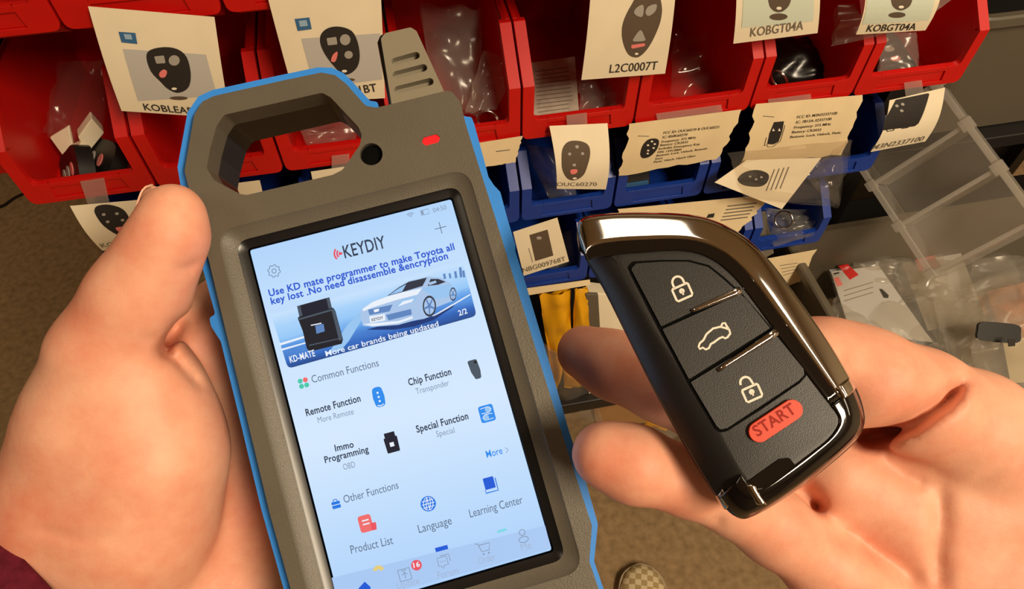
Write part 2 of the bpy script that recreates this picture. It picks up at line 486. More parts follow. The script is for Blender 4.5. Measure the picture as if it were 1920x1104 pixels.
Z2 = lambda x, y: (320 + x/2.905, 100 + y/2.905)
low = [(1185, 1290), (1160, 1420), (720, 1530), (620, 1440)]
face_px = [Z2(75, 640), Z2(128, 335), Z2(172, 262), Z2(235, 232), Z2(600, 150), Z2(820, 104), Z2(895, 118), Z2(955, 165), Z2(1062, 285), Z2(1120, 296),
  Z2(1495, 205), Z2(1530, 206), Z2(1578, 265), (874, 235), (900, 318), (930, 412), (960, 510), (1005, 655), (1050, 800), (1082, 900), (1110, 985), (1105, 1052), low[0], low[1], low[2], low[3],
  (545, 1104), (505, 960), (462, 780), (428, 640), (392, 490), (362, 385)]
face = rounded([dev(x, y, FH) for x, y in face_px][::-1], [.002]*len(face_px), 3)
hole_px = [Z2(196, 625), Z2(215, 520), Z2(250, 395), Z2(290, 335), Z2(825, 214), Z2(872, 240), Z2(1022, 400), Z2(1042, 445), Z2(1030, 500), Z2(935, 635), Z2(880, 662), Z2(415, 771), Z2(378, 766), Z2(235, 690)]
hole = rounded([dev(x, y, FH) for x, y in hole_px][::-1], .002, 3)
def rrect(px4, h, r, grow=0):
    q = [dev(x, y, h) for x, y in px4][::-1]
    if grow: q = inset2d(q, -grow)
    return rounded(q, r, 5)
SCR = [(470, 470), (845, 375), (1033, 1030), (642, 1144)]
scr0 = [dev(x, y, 0) for x, y in SCR][::-1]
bez_out = rounded(inset2d(scr0, -0.0075), 0.006, 6)
bez_mid = rounded(inset2d(scr0, -0.0035), 0.004, 6)
bez_in = rounded(inset2d(scr0, -0.0008), 0.0012, 6)
cx, cy = dev(696, 289, FH)
pin = circle(cx, cy, 0.0034, n=24)
lx_, ly_ = dev(808, 262, FH)
led_rot = math.radians(0)
led = [(lx_ + a, ly_ + b) for a, b in ((-.0029, 0), (-.002, -.0013), (.002, -.0013), (.0029, 0), (.002, .0013), (-.002, .0013))]
front = MB().prism(face, -0.006, FH, holes=[hole, bez_out, pin, led])
front.build('front_shell', M['dev_grey'], tester, bevel=0.0011, seg=3)
bk = inset2d(face, 0.0006)
hole_b = inset2d(hole, -0.0004)
MB().prism(bk, BT, -0.006, holes=[hole_b]).build('back_shell', M['dev_black'], tester, bevel=0.002)
# the sloped bezel round the screen
bz = MB().loft([[(x, y, FH) for x, y in bez_out], [(x, y, FH-0.0008) for x, y in rounded(inset2d(scr0, -0.0068), 0.0055, 6)], [(x, y, 0.0010) for x, y in bez_mid]])
o = bz.build('bezel_slope', M['dev_grey'], tester, smooth=True)
MB().loft([[(x, y, 0.0010) for x, y in bez_mid], [(x, y, 0.0006) for x, y in rounded(inset2d(scr0, -0.0028), 0.003, 6)], [(x, y, 0.0001) for x, y in bez_in]]).build('screen_frame', M['dev_black'], tester, smooth=True)
# blue rubber bumper
blue_px = [Z2(37, 620), Z2(92, 320), Z2(150, 235), Z2(225, 200), Z2(600, 118), Z2(800, 76), Z2(880, 78), Z2(945, 110), Z2(1000, 165), Z2(1085, 258), Z2(1128, 264), Z2(1132, 296), Z2(1150, 330), Z2(1520, 240), Z2(1570, 330),
  Z2(1613, 345), (884, 219), (889, 232), (905, 290), (916, 332), (926, 347), (938, 360), (952, 412), (966, 458), (966, 470), (985, 530), (1030, 680), (1066, 805), (1098, 902), (1121, 982), (1114, 1052), (1195, 1290), (1168, 1436), (716, 1548), (606, 1446),
  (532, 1104), (490, 955), (447, 775), (414, 640), (396, 612), (392, 595), (404, 590), (376, 488), (345, 385)]
HB = -0.0012
blue = rounded([dev(x, y, HB) for x, y in blue_px][::-1], .0012, 3)
MB().prism(blue, BT+0.004, HB, holes=[inset2d(hole, -0.003), rounded(inset2d(scr0, -0.0070), 0.005, 6), circle(cx, cy, 0.0038, n=24)]).build('bumper', M['dev_blue'], tester, bevel=0.0012, seg=3)
# screw boss, lamp and lanyard hole linings
MB().prism(circle(cx, cy, 0.0036, n=24), -0.001, 0.0010).build('lanyard_hole', M['dev_hole'], tester)
MB().prism(led, -0.004, FH-0.0004).build('status_light', mat('red_led', lin(200, 20, 20), rough=0.3, emis=lin(255, 30, 35), estr=0.9), tester, bevel=0.0003)
# antenna block
HA = 0.002
an = [dev(x, y, HA) for x, y in ((735, 200), (714, 72), (722, 62), (770, 51), (781, 58), (833, 172), (836, 186))]
an = rounded(an[::-1], [.0006, .0006, .0012, .0012, .0012, .0012, .0006], 3)
slots = []
for (x0, y0), (x1, y1) in (((741, 115), (780, 104)), ((743, 140), (794, 127)), ((746, 168), (806, 153))):
    a = Vector(dev(x0, y0, HA)); b = Vector(dev(x1, y1, HA)); d = (b-a).normalized(); p = Vector((-d.y, d.x)); r = 0.00115
    slots.append([tuple(b + d*r*math.cos(t) + p*r*math.sin(t)) for t in [math.pi*(k/6-.5) for k in range(7)]] + [tuple(a - d*r*math.cos(t) - p*r*math.sin(t)) for t in [math.pi*(k/6-.5) for k in range(7)]])
ant = MB().prism(an, -0.001, HA, holes=slots).build('antenna', M['dev_ant'], tester, bevel=0.0005)
MB().prism(inset2d(an, -0.0003), -0.013, -0.001).build('antenna_core', M['dev_ant'], tester, bevel=0.0008)
ab = [dev(x, y, -0.002) for x, y in ((729, 200), (706, 76), (712, 62), (760, 58), (800, 130), (800, 195))]
MB().prism(ab[::-1], -0.016, -0.0025).build('antenna_sleeve', M['dev_black'], tester, bevel=0.001)

# screen and everything shown on it
def screen_mat():
    m = bpy.data.materials.new('screen_background'); m.use_nodes = True; nt = m.node_tree; b = nt.nodes['Principled BSDF']
    b.inputs['Base Color'].default_value = (0.01, 0.01, 0.012, 1); b.inputs['Roughness'].default_value = 0.15; b.inputs['Specular IOR Level'].default_value = 0.3
    tc = nt.nodes.new('ShaderNodeTexCoord'); sp = nt.nodes.new('ShaderNodeSeparateXYZ'); nt.links.new(tc.outputs['Object'], sp.inputs[0])
    mr = nt.nodes.new('ShaderNodeMapRange'); mr.inputs[1].default_value = -0.055; mr.inputs[2].default_value = 0.055
    nt.links.new(sp.outputs['Y'], mr.inputs[0]); rp = nt.nodes.new('ShaderNodeValToRGB')
    el = rp.color_ramp.elements; el[0].position = 0.0; el[0].color = lin(172, 208, 250); el[1].position = 1; el[1].color = lin(176, 212, 250)
    for p, c in ((0.22, (190, 220, 252)), (0.45, (212, 232, 254)), (0.75, (200, 226, 253))):
        e = el.new(p); e.color = lin(*c)
    nt.links.new(mr.outputs[0], rp.inputs[0]); nt.links.new(rp.outputs[0], b.inputs['Emission Color']); b.inputs['Emission Strength'].default_value = 1.0
    return m
scr = MB().prism(rounded(inset2d(scr0, -0.0002), 0.0008, 4), -0.001, 0.0).build('touch_screen', screen_mat(), tester)
scr['label'] = 'lit touch screen showing the app menu'
GL = {k: glow('screen_' + k, v) for k, v in dict(dark=(48, 62, 84), mid=(92, 112, 138), soft=(130, 150, 176), faint=(160, 182, 212), headline=(34, 84, 206), white=(232, 240, 250), red=(232, 82, 96), blue=(24, 118, 226), deepblue=(16, 88, 214),
   black=(22, 26, 36), green=(70, 200, 170), coral=(238, 108, 108), yellow=(226, 204, 120), teal=(120, 216, 226), navy=(20, 26, 44), silver=(168, 196, 232), steelb=(92, 132, 190), roadblue=(62, 122, 208), paleblue=(150, 196, 240), bar=(168, 200, 242), bigblue=(40, 140, 236), slate=(70, 84, 98), glass=(44, 50, 66), shade=(16, 52, 116)).items()}
LV = [0]
def s_poly(px, m, name, lift=1, rnd=0, parent=None):
    pts = [dev(x, y, 0) for x, y in px]
    A = sum(pts[i][0]*pts[(i+1)%len(pts)][1]-pts[(i+1)%len(pts)][0]*pts[i][1] for i in range(len(pts)))
    if A < 0: pts = pts[::-1]
    if rnd: pts = rounded(pts, rnd, 4)
    b = MB(); z = 0.00004*lift
    tris = tessellate_polygon([[Vector((p[0], p[1], 0)) for p in pts]])
    def ok(t):
        a, c, d = (pts[i] for i in t); return (c[0]-a[0])*(d[1]-a[1])-(c[1]-a[1])*(d[0]-a[0])
    b.add([(p[0], p[1], z) for p in pts], [t if ok(t) > 0 else t[::-1] for t in tris])
    return b.build(name, GL[m], parent or scr)
def s_line(px, w, m, name, lift=2, closed=False, parent=None):
    """stroke of width w (metres) along screen points"""
    P = [Vector(dev(x, y, 0)) for x, y in px]; b = MB(); N = len(P); L = []; R_ = []
    for i in range(N):
        a = P[i-1] if (i or closed) else P[i]; c = P[(i+1) % N] if (i < N-1 or closed) else P[i]
        d = (c-a).normalized(); q = Vector((-d.y, d.x))*w/2
        L.append(P[i]+q); R_.append(P[i]-q)
    z = 0.00004*lift; vs = [(p.x, p.y, z) for p in L] + [(p.x, p.y, z) for p in R_]
    fs = [(i, N+i, N+(i+1) % N, (i+1) % N) for i in range(N if closed else N-1)]
    return b.add(vs, fs).build(name, GL[m], parent or scr)
def s_text(s, p0, p1, m, cap, bold=0.0, lift=3):
    """text from baseline pixel p0 to the end at p1; cap height in pixels"""
    vs, fs = text_mesh_2d(s, bold)
    a = Vector(dev(*p0, 0)); b = Vector(dev(*p1, 0)); d = b-a
    w = max(v[0] for v in vs); ex = d/w; ey = Vector((-d.y, d.x)).normalized()*(cap*0.000158)
    z = 0.00004*lift
    out = [a + ex*x + ey*y for x, y in vs]
    return obj('lettering', [(p.x, p.y, z) for p in out], fs, GL[m], scr)
def dl(cx, cy, a, b):      # offset in device-aligned pixels
    c, s = 0.966, 0.259
    return (cx + a*c + b*s, cy - a*s + b*c)
def s_shape(c, pts, m, name, **k): return s_poly([dl(c[0], c[1], *p) for p in pts], m, name, **k)
def s_circ(c, r, m, name, lift=1, n=20): return s_poly([(c[0]+r*math.cos(t), c[1]+r*math.sin(t)) for t in [2*math.pi*k/n for k in range(n)]], m, name, lift=lift)
def s_ring(c, r, w, m, name, lift=2, a0=0, a1=360, n=24, ry=None):
    ry = ry or r
    full = a1-a0 >= 360
    pts = [(c[0]+r*math.cos(math.radians(a0+(a1-a0)*k/n)), c[1]+ry*math.sin(math.radians(a0+(a1-a0)*k/n))) for k in range(n if full else n+1)]
    return s_line(pts, w, m, name, lift=lift, closed=full)
W1 = 0.00019
# status bar
s_text('04:50', (813, 399), (838, 392), 'soft', 9)
s_line([dl(797, 398, -8, -5), dl(797, 398, 7, -5), dl(797, 398, 7, 4), dl(797, 398, -8, 4)], W1, 'soft', 'battery_icon', closed=True)
s_shape((797, 398), [(-7, -4), (-3, -4), (-3, 3), (-7, 3)], 'soft', 'battery_charge', lift=3)
for r in (9, 6, 3): s_ring((771, 408), r, W1*1.1, 'soft', 'wifi_arc', a0=-150, a1=-60, n=8)
s_line([dl(826, 427, -11, 0), dl(826, 427, 11, 0)], W1*1.2, 'mid', 'plus_icon'); s_line([dl(826, 427, 0, -11), dl(826, 427, 0, 11)], W1*1.2, 'mid', 'plus_icon')
gear = []
for k in range(32):
    t = 2*math.pi*k/32; r = 12 if (k % 4) < 2 else 9.5
    gear.append((514 + r*math.cos(t), 508 + r*math.sin(t)))
s_line(gear, W1, 'mid', 'gear_icon', closed=True); s_ring((514, 508), 4, W1, 'mid', 'gear_icon', n=14)
s_text('KEYDIY', (647, 484), (725, 464), 'dark', 24, 0.012)
for r, w in ((4, .0006), (9, .0005), (14, .0005)): s_ring((641, 475), r, w, 'red', 'signal_arc', a0=130, a1=215, n=8)
s_circ((640, 475), 2.4, 'red', 'signal_dot', lift=2)
# banner
banner = [(505, 578), (865, 482), (894, 592), (540, 691)]
def banner_mat():
    m = GL['roadblue'].copy(); m.name = 'screen_banner'; nt = m.node_tree; b = nt.nodes['Principled BSDF']
    tc = nt.nodes.new('ShaderNodeTexCoord'); sp = nt.nodes.new('ShaderNodeSeparateXYZ'); nt.links.new(tc.outputs['Object'], sp.inputs[0])
    y1 = dev(690, 520, 0)[1]; y0 = dev(715, 650, 0)[1]
    nz = nt.nodes.new('ShaderNodeTexNoise'); nz.inputs['Scale'].default_value = 120
    mp = nt.nodes.new('ShaderNodeMapping'); mp.inputs['Scale'].default_value = (0.25, 1.6, 1); nt.links.new(tc.outputs['Object'], mp.inputs[0]); nt.links.new(mp.outputs[0], nz.inputs['Vector'])
    mr = nt.nodes.new('ShaderNodeMapRange'); mr.inputs[1].default_value = y0; mr.inputs[2].default_value = y1
    nt.links.new(sp.outputs['Y'], mr.inputs[0])
    ad = nt.nodes.new('ShaderNodeMath'); ad.operation = 'MULTIPLY_ADD'; ad.inputs[1].default_value = 0.22; nt.links.new(nz.outputs['Fac'], ad.inputs[0]); nt.links.new(mr.outputs[0], ad.inputs[2])
    rp = nt.nodes.new('ShaderNodeValToRGB'); el = rp.color_ramp.elements
    el[0].position = 0.10; el[0].color = lin(18, 50, 104); el[1].position = 1.1; el[1].color = lin(190, 220, 252)
    for p, c in ((0.28, (44, 102, 190)), (0.48, (92, 156, 230)), (0.62, (150, 200, 248)), (0.78, (168, 210, 250)), (0.95, (196, 224, 252))):
        e = el.new(p); e.color = lin(*c)
    nt.links.new(ad.outputs[0], rp.inputs[0]); nt.links.new(rp.outputs[0], b.inputs['Emission Color'])
    return m
bn = s_poly(banner, 'roadblue', 'banner', lift=1, rnd=.0016); bn.data.materials.clear(); bn.data.materials.append(banner_mat())
B3 = lambda x, y: (460 + x/3.346, 370 + y/3.346)
def b_poly(pts, m, name, lift): return s_poly([B3(*p) for p in pts], m, name, lift=lift)
b_poly([(640, 800), (740, 700), (760, 720), (650, 900), (600, 960), (520, 980)], 'paleblue', 'banner_sea', 2)
b_poly([(215, 915), (400, 860), (400, 872), (216, 930)], 'white', 'banner_road_line', 2); b_poly([(225, 950), (390, 905), (390, 913), (227, 962)], 'white', 'banner_road_line', 2)
b_poly([(1170, 745), (1410, 605), (1413, 612), (1185, 748)], 'white', 'banner_road_line', 2)
b_poly([(900, 790), (1060, 775), (1190, 740), (1330, 650), (1300, 690), (1180, 770), (1060, 810), (930, 830), (760, 830)], 'shade', 'car_shadow', 2)
for x, y, w, h in ((1340, 440, 16, 60), (1310, 465, 14, 40), (1240, 480, 14, 30), (1360, 460, 14, 40), (1275, 478, 12, 28)):
    b_poly([(x, y), (x+w, y-3), (x+w+6, y+h), (x+6, y+h+3)], 'steelb', 'banner_skyline', 2)
b_poly([(725, 750), (722, 715), (740, 690), (800, 652), (890, 620), (960, 562), (1035, 522), (1150, 496), (1230, 503), (1290, 540), (1312, 580), (1322, 620), (1300, 650), (1195, 690), (1180, 740), (1120, 762), (1060, 772), (960, 800), (800, 812), (738, 806)], 'silver', 'car_body', 3)
b_poly([(735, 700), (800, 655), (890, 622), (1000, 592), (1110, 570), (1080, 610), (960, 640), (800, 690), (740, 715)], 'white', 'car_bonnet', 4)
b_poly([(1110, 575), (1150, 560), (1290, 545), (1310, 590), (1270, 625), (1190, 640), (1160, 610)], 'paleblue', 'car_side', 4)
b_poly([(890, 618), (962, 566), (1025, 530), (1140, 503), (1112, 556), (1000, 590)], 'glass', 'car_windscreen', 5)
b_poly([(905, 612), (962, 572), (1010, 545), (985, 590)], 'paleblue', 'car_glint', 6)
b_poly([(1145, 556), (1162, 512), (1212, 512), (1258, 530), (1210, 548)], 'glass', 'car_side_window', 5); b_poly([(1150, 535), (1195, 522), (1200, 535), (1155, 552)], 'silver', 'car_mirror', 6)
b_poly([(770, 705), (925, 672), (905, 715), (780, 738)], 'steelb', 'car_grille', 5); b_poly([(805, 705), (840, 697), (838, 715), (810, 722)], 'white', 'car_badge', 6)
b_poly([(938, 692), (985, 642), (1082, 622), (1060, 650)], 'paleblue', 'car_headlamp', 5); b_poly([(955, 685), (990, 652), (1060, 635), (1045, 655)], 'white', 'car_headlamp', 6)
b_poly([(882, 738), (1040, 700), (1045, 735), (900, 772)], 'steelb', 'car_intake', 5); b_poly([(778, 748), (876, 730), (879, 772), (784, 788)], 'white', 'car_plate', 6)
s_text('KEYDIY', B3(795, 778), B3(868, 762), 'glass', 5.5, 0.02, lift=8)
b_poly([(740, 795), (960, 775), (1050, 745), (1050, 760), (960, 790), (800, 808)], 'white', 'car_bumper', 5)
for c, rx, ry in (((1155, 682), 42, 66), ((1303, 607), 21, 42)):
    for f, m, l in ((1.0, 'glass', 6), (0.8, 'silver', 7), (0.26, 'steelb', 9)):
        b_poly([(c[0]+rx*f*math.cos(t), c[1]+ry*f*math.sin(t)) for t in [2*math.pi*k/20 for k in range(20)]], m, 'car_wheel', l)
    for k in range(5):
        t = 2*math.pi*k/5+.3
        b_poly([(c[0]+rx*.2*math.cos(t-.5), c[1]+ry*.2*math.sin(t-.5)), (c[0]+rx*.76*math.cos(t-.14), c[1]+ry*.76*math.sin(t-.14)), (c[0]+rx*.76*math.cos(t+.14), c[1]+ry*.76*math.sin(t+.14)), (c[0]+rx*.2*math.cos(t+.5), c[1]+ry*.2*math.sin(t+.5))], 'steelb', 'car_wheel_spoke', 8)
b_poly([(325, 682), (528, 626), (546, 700), (340, 748)], 'navy', 'adapter_plug', 4); b_poly([(325, 682), (345, 677), (360, 742), (340, 748)], 'slate', 'adapter_plug_edge', 5); b_poly([(508, 632), (528, 626), (546, 700), (526, 705)], 'slate', 'adapter_plug_edge', 5)
b_poly([(330, 758), (338, 748), (552, 692), (566, 712), (614, 890), (606, 918), (405, 968), (386, 945), (362, 840)], 'black', 'adapter_body', 6)
b_poly([(336, 760), (552, 698), (556, 708), (340, 770)], 'slate', 'adapter_edge', 7); b_poly([(540, 700), (562, 706), (612, 890), (590, 900)], 'slate', 'adapter_edge', 7); b_poly([(400, 925), (600, 880), (604, 886), (402, 932)], 'slate', 'adapter_edge', 7)
b_poly([(440, 805), (492, 793), (500, 840), (448, 856)], 'steelb', 'adapter_mark', 8); b_poly([(412, 800), (478, 786), (479, 793), (414, 806)], 'white', 'adapter_mark', 8)
s_text('KD-MATE', (545, 680), (592, 667), 'white', 12, 0.02, lift=9)
s_text('More car brands being updated', (612, 668), (823, 611), 'white', 10, 0.014, lift=9)
s_text('2/2', (861, 592), (877, 587), 'white', 10, 0.02, lift=9)
s_text('Use KD mate programmer to make Toyota all', (506, 556), (853, 468), 'headline', 13, 0.024, lift=10)
s_text('key lost .No need disassemble &encryption', (510, 571), (841, 485), 'headline', 13, 0.024, lift=10)
# menu
s_text('Common Functions', (586, 718), (711, 686), 'mid', 14)
for dx, dy, m in ((-5, -5, 'green'), (5, -5, 'coral'), (-5, 5, 'green'), (5, 5, 'green')): s_circ(dl(569, 718, dx, dy), 4.6, m, 'menu_dot')
s_text('Remote Function', (575, 780), (677, 752), 'dark', 13, 0.022); s_text('More Remote', (597, 793), (664, 776), 'soft', 11)
s_text('Chip Function', (767, 723), (847, 702), 'dark', 13, 0.022); s_text('Transponder', (781, 739), (843, 722), 'soft', 11)
s_text('Immo', (629, 846), (664, 838), 'dark', 12, 0.022); s_text('Programming', (610, 868), (692, 847), 'dark', 12, 0.022); s_text('OBD', (645, 881), (667, 875), 'soft', 11)
s_text('Special Function', (782, 811), (879, 785), 'dark', 13, 0.022); s_text('Special', (819, 819), (853, 811), 'soft', 11)
s_text('More', (913, 858), (943, 850), 'bigblue', 13, 0.008); s_line([dl(951, 843, -3, -5), dl(951, 843, 2, 0), dl(951, 843, -3, 5)], W1, 'soft', 'chevron_icon')
s_text('Other Functions', (646, 943), (748, 915), 'mid', 14)
s_text('Product List', (659, 1038), (738, 1019), 'mid', 15); s_text('Language', (786, 999), (848, 982), 'mid', 15); s_text('Learning Center', (882, 970), (981, 943), 'mid', 15)
s_shape((710, 744), [(-9, -19), (9, -19), (11, 0), (9, 19), (-9, 19), (-11, 0)], 'bigblue', 'remote_icon', rnd=.0013)
for k in (-8, 0, 8): s_circ(dl(710, 744, 0, k), 2, 'white', 'remote_icon_button', lift=2)
s_line([dl(710, 744, -6, 15), dl(710, 744, 0, 17), dl(710, 744, 6, 15)], W1*1.5, 'white', 'remote_icon_button')
s_shape((890, 692), [(-10, -18), (8, -18), (10, 4), (8, 19), (-3, 19), (-8, 4)], 'slate', 'chip_icon', rnd=.0006); s_shape((890, 692), [(2, -15), (7, -15), (7, -10), (2, -10)], 'black', 'chip_icon_slot', lift=2)
s_shape((734, 829), [(-10, -19), (10, -19), (10, -9), (-10, -9)], 'navy', 'obd_icon'); s_shape((734, 829), [(-13, -10), (13, -10), (12, 19), (-12, 19)], 'navy', 'obd_icon', lift=2, rnd=.0003); s_shape((734, 829), [(-4, 0), (4, 0), (4, 8), (-4, 8)], 'white', 'obd_icon_mark', lift=3)
s_shape((913, 775), [(-14, -16), (14, -16), (14, 16), (-14, 16)], 'bigblue', 'switch_icon', rnd=.0008)
s_circ(dl(913, 775, 4, -7), 6, 'paleblue', 'switch_icon_dot', lift=2); s_circ(dl(913, 775, -4, 7), 6, 'paleblue', 'switch_icon_dot', lift=2)
s_line([dl(913, 775, -10, -11), dl(913, 775, 4, -12), dl(913, 775, 10, -7), dl(913, 775, 4, -1), dl(913, 775, -10, -2)], W1, 'white', 'switch_icon_line'); s_line([dl(913, 775, 10, 2), dl(913, 775, -4, 1), dl(913, 775, -10, 7), dl(913, 775, -4, 12), dl(913, 775, 10, 11)], W1, 'white', 'switch_icon_line')
s_shape((630, 945), [(-8, -5), (8, -5), (8, 8), (-8, 8)], 'blue', 'toolbox_icon', rnd=.0002); s_line([dl(630, 945, -4, -5), dl(630, 945, -3, -9), dl(630, 945, 3, -9), dl(630, 945, 4, -5)], W1*1.4, 'blue', 'toolbox_icon'); s_line([dl(630, 945, -8, 1), dl(630, 945, 8, 1)], W1, 'white', 'toolbox_icon_line', lift=3)
s_shape((686, 981), [(-13, -16), (12, -16), (12, 16), (-13, 16)], 'coral', 'list_icon', rnd=.0009); s_shape((686, 981), [(8, 2), (19, 2), (17, 16), (8, 16)], 'red', 'list_icon_fold', lift=2, rnd=.0003)
for a in (-6, 1): s_line([dl(686, 981, -6, a), dl(686, 981, 7, a)], W1*2, 'white', 'list_icon_line', lift=3)
s_circ((803, 944), 14, 'blue', 'globe_icon', n=28)
for sx_ in (4, 9): s_ring((803, 944), sx_, W1, 'white', 'globe_line', ry=13, n=20)
for dy in (-6, 0, 6): s_line([dl(803, 944, -12, dy), dl(803, 944, 12, dy)], W1, 'white', 'globe_line')
s_line([dl(803, 944, 0, -13), dl(803, 944, 0, 13)], W1, 'white', 'globe_line'); s_ring((803, 944), 13.5, W1*1.6, 'blue', 'globe_rim', lift=3)
s_shape((919, 908), [(-11, -14), (9, -14), (9, 8), (-11, 8)], 'deepblue', 'book_icon', rnd=.0003); s_line([dl(919, 908, -11, 8), dl(919, 908, -12, 14), dl(919, 908, 12, 14), dl(919, 908, 12, -10)], W1*1.8, 'blue', 'book_icon')
# bottom bar
s_poly([(622, 1083), (1022, 985), (1033, 1028), (636, 1140)], 'bar', 'bottom_bar')
s_text('Update', (746, 1104), (787, 1093), 'faint', 12, lift=4); s_text('Forum', (822, 1085), (860, 1075), 'faint', 13); s_text('Order', (898, 1058), (930, 1049), 'faint', 13); s_text('Me', (978, 1032), (997, 1027), 'faint', 13)
s_shape((828, 1028), [(-12, -4), (12, -4), (12, 4), (-12, 4)], 'deepblue', 'more_tile', lift=2); s_ring((710, 1070), 7, .0011, 'yellow', 'more_tile', a0=180, a1=345, n=8); s_line([dl(942, 994, -10, 0), dl(942, 994, 8, 0)], .0007, 'teal', 'more_tile')
s_poly([(684, 1090), (695, 1100), (694, 1112), (676, 1116), (672, 1103)], 'deepblue', 'home_icon', lift=3)
s_line([dl(759, 1077, -11, -11), dl(759, 1077, 11, -11), dl(759, 1077, 11, 11), dl(759, 1077, -11, 11)], W1*1.5, 'soft', 'update_icon', closed=True); s_line([dl(759, 1077, 0, 7), dl(759, 1077, 0, -4)], W1*1.2, 'soft', 'update_icon'); s_line([dl(759, 1077, -5, 0), dl(759, 1077, 0, -5), dl(759, 1077, 5, 0)], W1*1.2, 'soft', 'update_icon'); s_line([dl(759, 1077, -5, -8), dl(759, 1077, 5, -8)], W1*1.2, 'soft', 'update_icon')
s_circ((781, 1059), 10, 'red', 'badge', lift=4); s_text('16', (776, 1064), (788, 1061), 'white', 9, 0.02, lift=6)
s_line([dl(830, 1052, -9, -8), dl(830, 1052, 9, -8), dl(830, 1052, 9, 8), dl(830, 1052, 2, 8), dl(830, 1052, -2, 13), dl(830, 1052, -4, 8), dl(830, 1052, -9, 8)], W1*1.2, 'soft', 'forum_icon', closed=True); s_line([dl(834, 1047, -8, -7), dl(834, 1047, 9, -7), dl(834, 1047, 9, 7)], W1*1.2, 'soft', 'forum_icon')
for a in (-4, 0, 4): s_circ(dl(830, 1052, a, 0), 1, 'soft', 'forum_icon_dot', lift=3)
s_line([dl(907, 1027, -14, -11), dl(907, 1027, -9, -10), dl(907, 1027, -5, 6), dl(907, 1027, 9, 6), dl(907, 1027, 13, -7), dl(907, 1027, -8, -7)], W1*1.3, 'soft', 'cart_icon')
for a in (-3, 7): s_circ(dl(907, 1027, a, 11), 1.8, 'soft', 'cart_icon_wheel', lift=3)
s_ring((979, 998), 5.5, W1*1.2, 'soft', 'person_icon', n=16); s_line([dl(982, 1011, 9*math.cos(t), 5.5*math.sin(t)) for t in [2*math.pi*k/18 for k in range(18)]], W1*1.2, 'soft', 'person_icon', closed=True)

# ------------------------------------------------------------------ the smart key
KN = cam_vec(-0.06, 0.16, 0.985).normalized()
KD = cam_vec(0.51, -0.86, 0); KY = -(KD - KN*KD.dot(KN)).normalized()      # towards the chrome end
KX = KY.cross(KN)
KEY_O = at(1345, 680, 0.168)
KEY_R = Matrix((KX, KY, KN)).transposed()
def key(px, py, h=0.0):
    d = ray(px, py); q = KEY_O + KN*h
    p = CAM + d*((q-CAM).dot(KN)/d.dot(KN)) - KEY_O
    return Vector((p.dot(KX), p.dot(KY)))
smart = empty('smart_key', KEY_O, KEY_R)
tag(smart, 'black car smart key with chrome edge and orange START button, lying on the right hand', 'key')
M['key_black'] = mat('key_matte_black', lin(33, 32, 31), rough=0.42, spec=0.45, bump=0.15, bump_scale=3500)
M['key_side'] = mat('key_side_black', lin(34, 32, 32), rough=0.5, spec=0.4, bump=0.2, bump_scale=3000)
M['key_gloss'] = mat('key_piano_black', lin(14, 12, 12), rough=0.06, spec=0.6, coat=0.6)
M['key_chrome'] = mat('key_chrome', (0.72, 0.70, 0.68, 1), rough=0.09, metal=1.0)
M['key_orange'] = mat('key_orange_button', lin(212, 62, 28), rough=0.4, spec=0.45)
M['key_orange_dark'] = mat('key_debossed_lettering', lin(150, 34, 22), rough=0.6, spec=0.2)
M['key_icon'] = mat('key_white_print', lin(232, 224, 210), rough=0.6, spec=0.2)
sil_px = [(1090, 452), (1084, 425), (1096, 405), (1140, 400), (1200, 398), (1270, 400), (1325, 408), (1372, 429), (1410, 456), (1450, 498), (1500, 566), (1560, 652), (1603, 722), (1620, 770), (1619, 802), (1600, 832), (1560, 868), (1500, 915), (1450, 948), (1412, 968), (1390, 972), (1368, 960), (1342, 925), (1296, 850), (1238, 745), (1180, 630), (1130, 530), (1100, 482)]
HM = -0.005
sil = [key(x, y, HM) for x, y in sil_px]
fr_px = [(1166, 500), (1160, 488), (1168, 479), (1200, 476), (1240, 473), (1280, 473), (1310, 478), (1340, 492), (1372, 518), (1406, 556), (1450, 618), (1500, 688), (1545, 748), (1572, 782), (1572, 802), (1552, 824), (1520, 850), (1470, 885), (1440, 905), (1422, 912), (1408, 908), (1396, 894), (1376, 862), (1340, 795), (1290, 715), (1240, 640), (1200, 570), (1180, 528)]
fr = [key(x, y, 0) for x, y in fr_px]
S = lambda P, z: [Vector((p.x, p.y, z)) for p in smooth_curve(P, 3, True)]
cen = sum(sil, Vector((0, 0)))/len(sil)
shr = lambda P, k: [cen + (p-cen)*k for p in P]
mid2 = [a*0.35 + b*0.65 for a, b in zip(sil, fr)]
body = MB().loft([S(shr(sil, .93), -0.0135)[::-1], S(shr(sil, .985), -0.0115)[::-1], S(sil, HM-0.0012)[::-1], S(sil, HM)[::-1], S(mid2, -0.0014)[::-1], S([a*0.12+b*0.88 for a, b in zip(sil, fr)], -0.0003)[::-1], S(fr, 0.0)[::-1], S(shr(fr, .97), 0.00005)[::-1]], False, False)
n_ = len(S(sil, 0))
tri = tessellate_polygon([[Vector((p.x, p.y, 0)) for p in S(shr(fr, .97), 0)[::-1]]])
off = 7*n_
def orient(t, L, up):
    a, b, c = (L[i] for i in t); s = (b.x-a.x)*(c.y-a.y)-(b.y-a.y)*(c.x-a.x)
    return t if (s > 0) == up else t[::-1]
LT = S(shr(fr, .97), 0)[::-1]; LB = S(shr(sil, .93), 0)[::-1]
body.f += [tuple(i+off for i in orient(t, LT, True)) for t in tri]
body.f += [tuple(orient(t, LB, False)) for t in tessellate_polygon([[Vector((p.x, p.y, 0)) for p in LB]])]
bo = body.build('body', M['key_black'], smart, smooth=True)
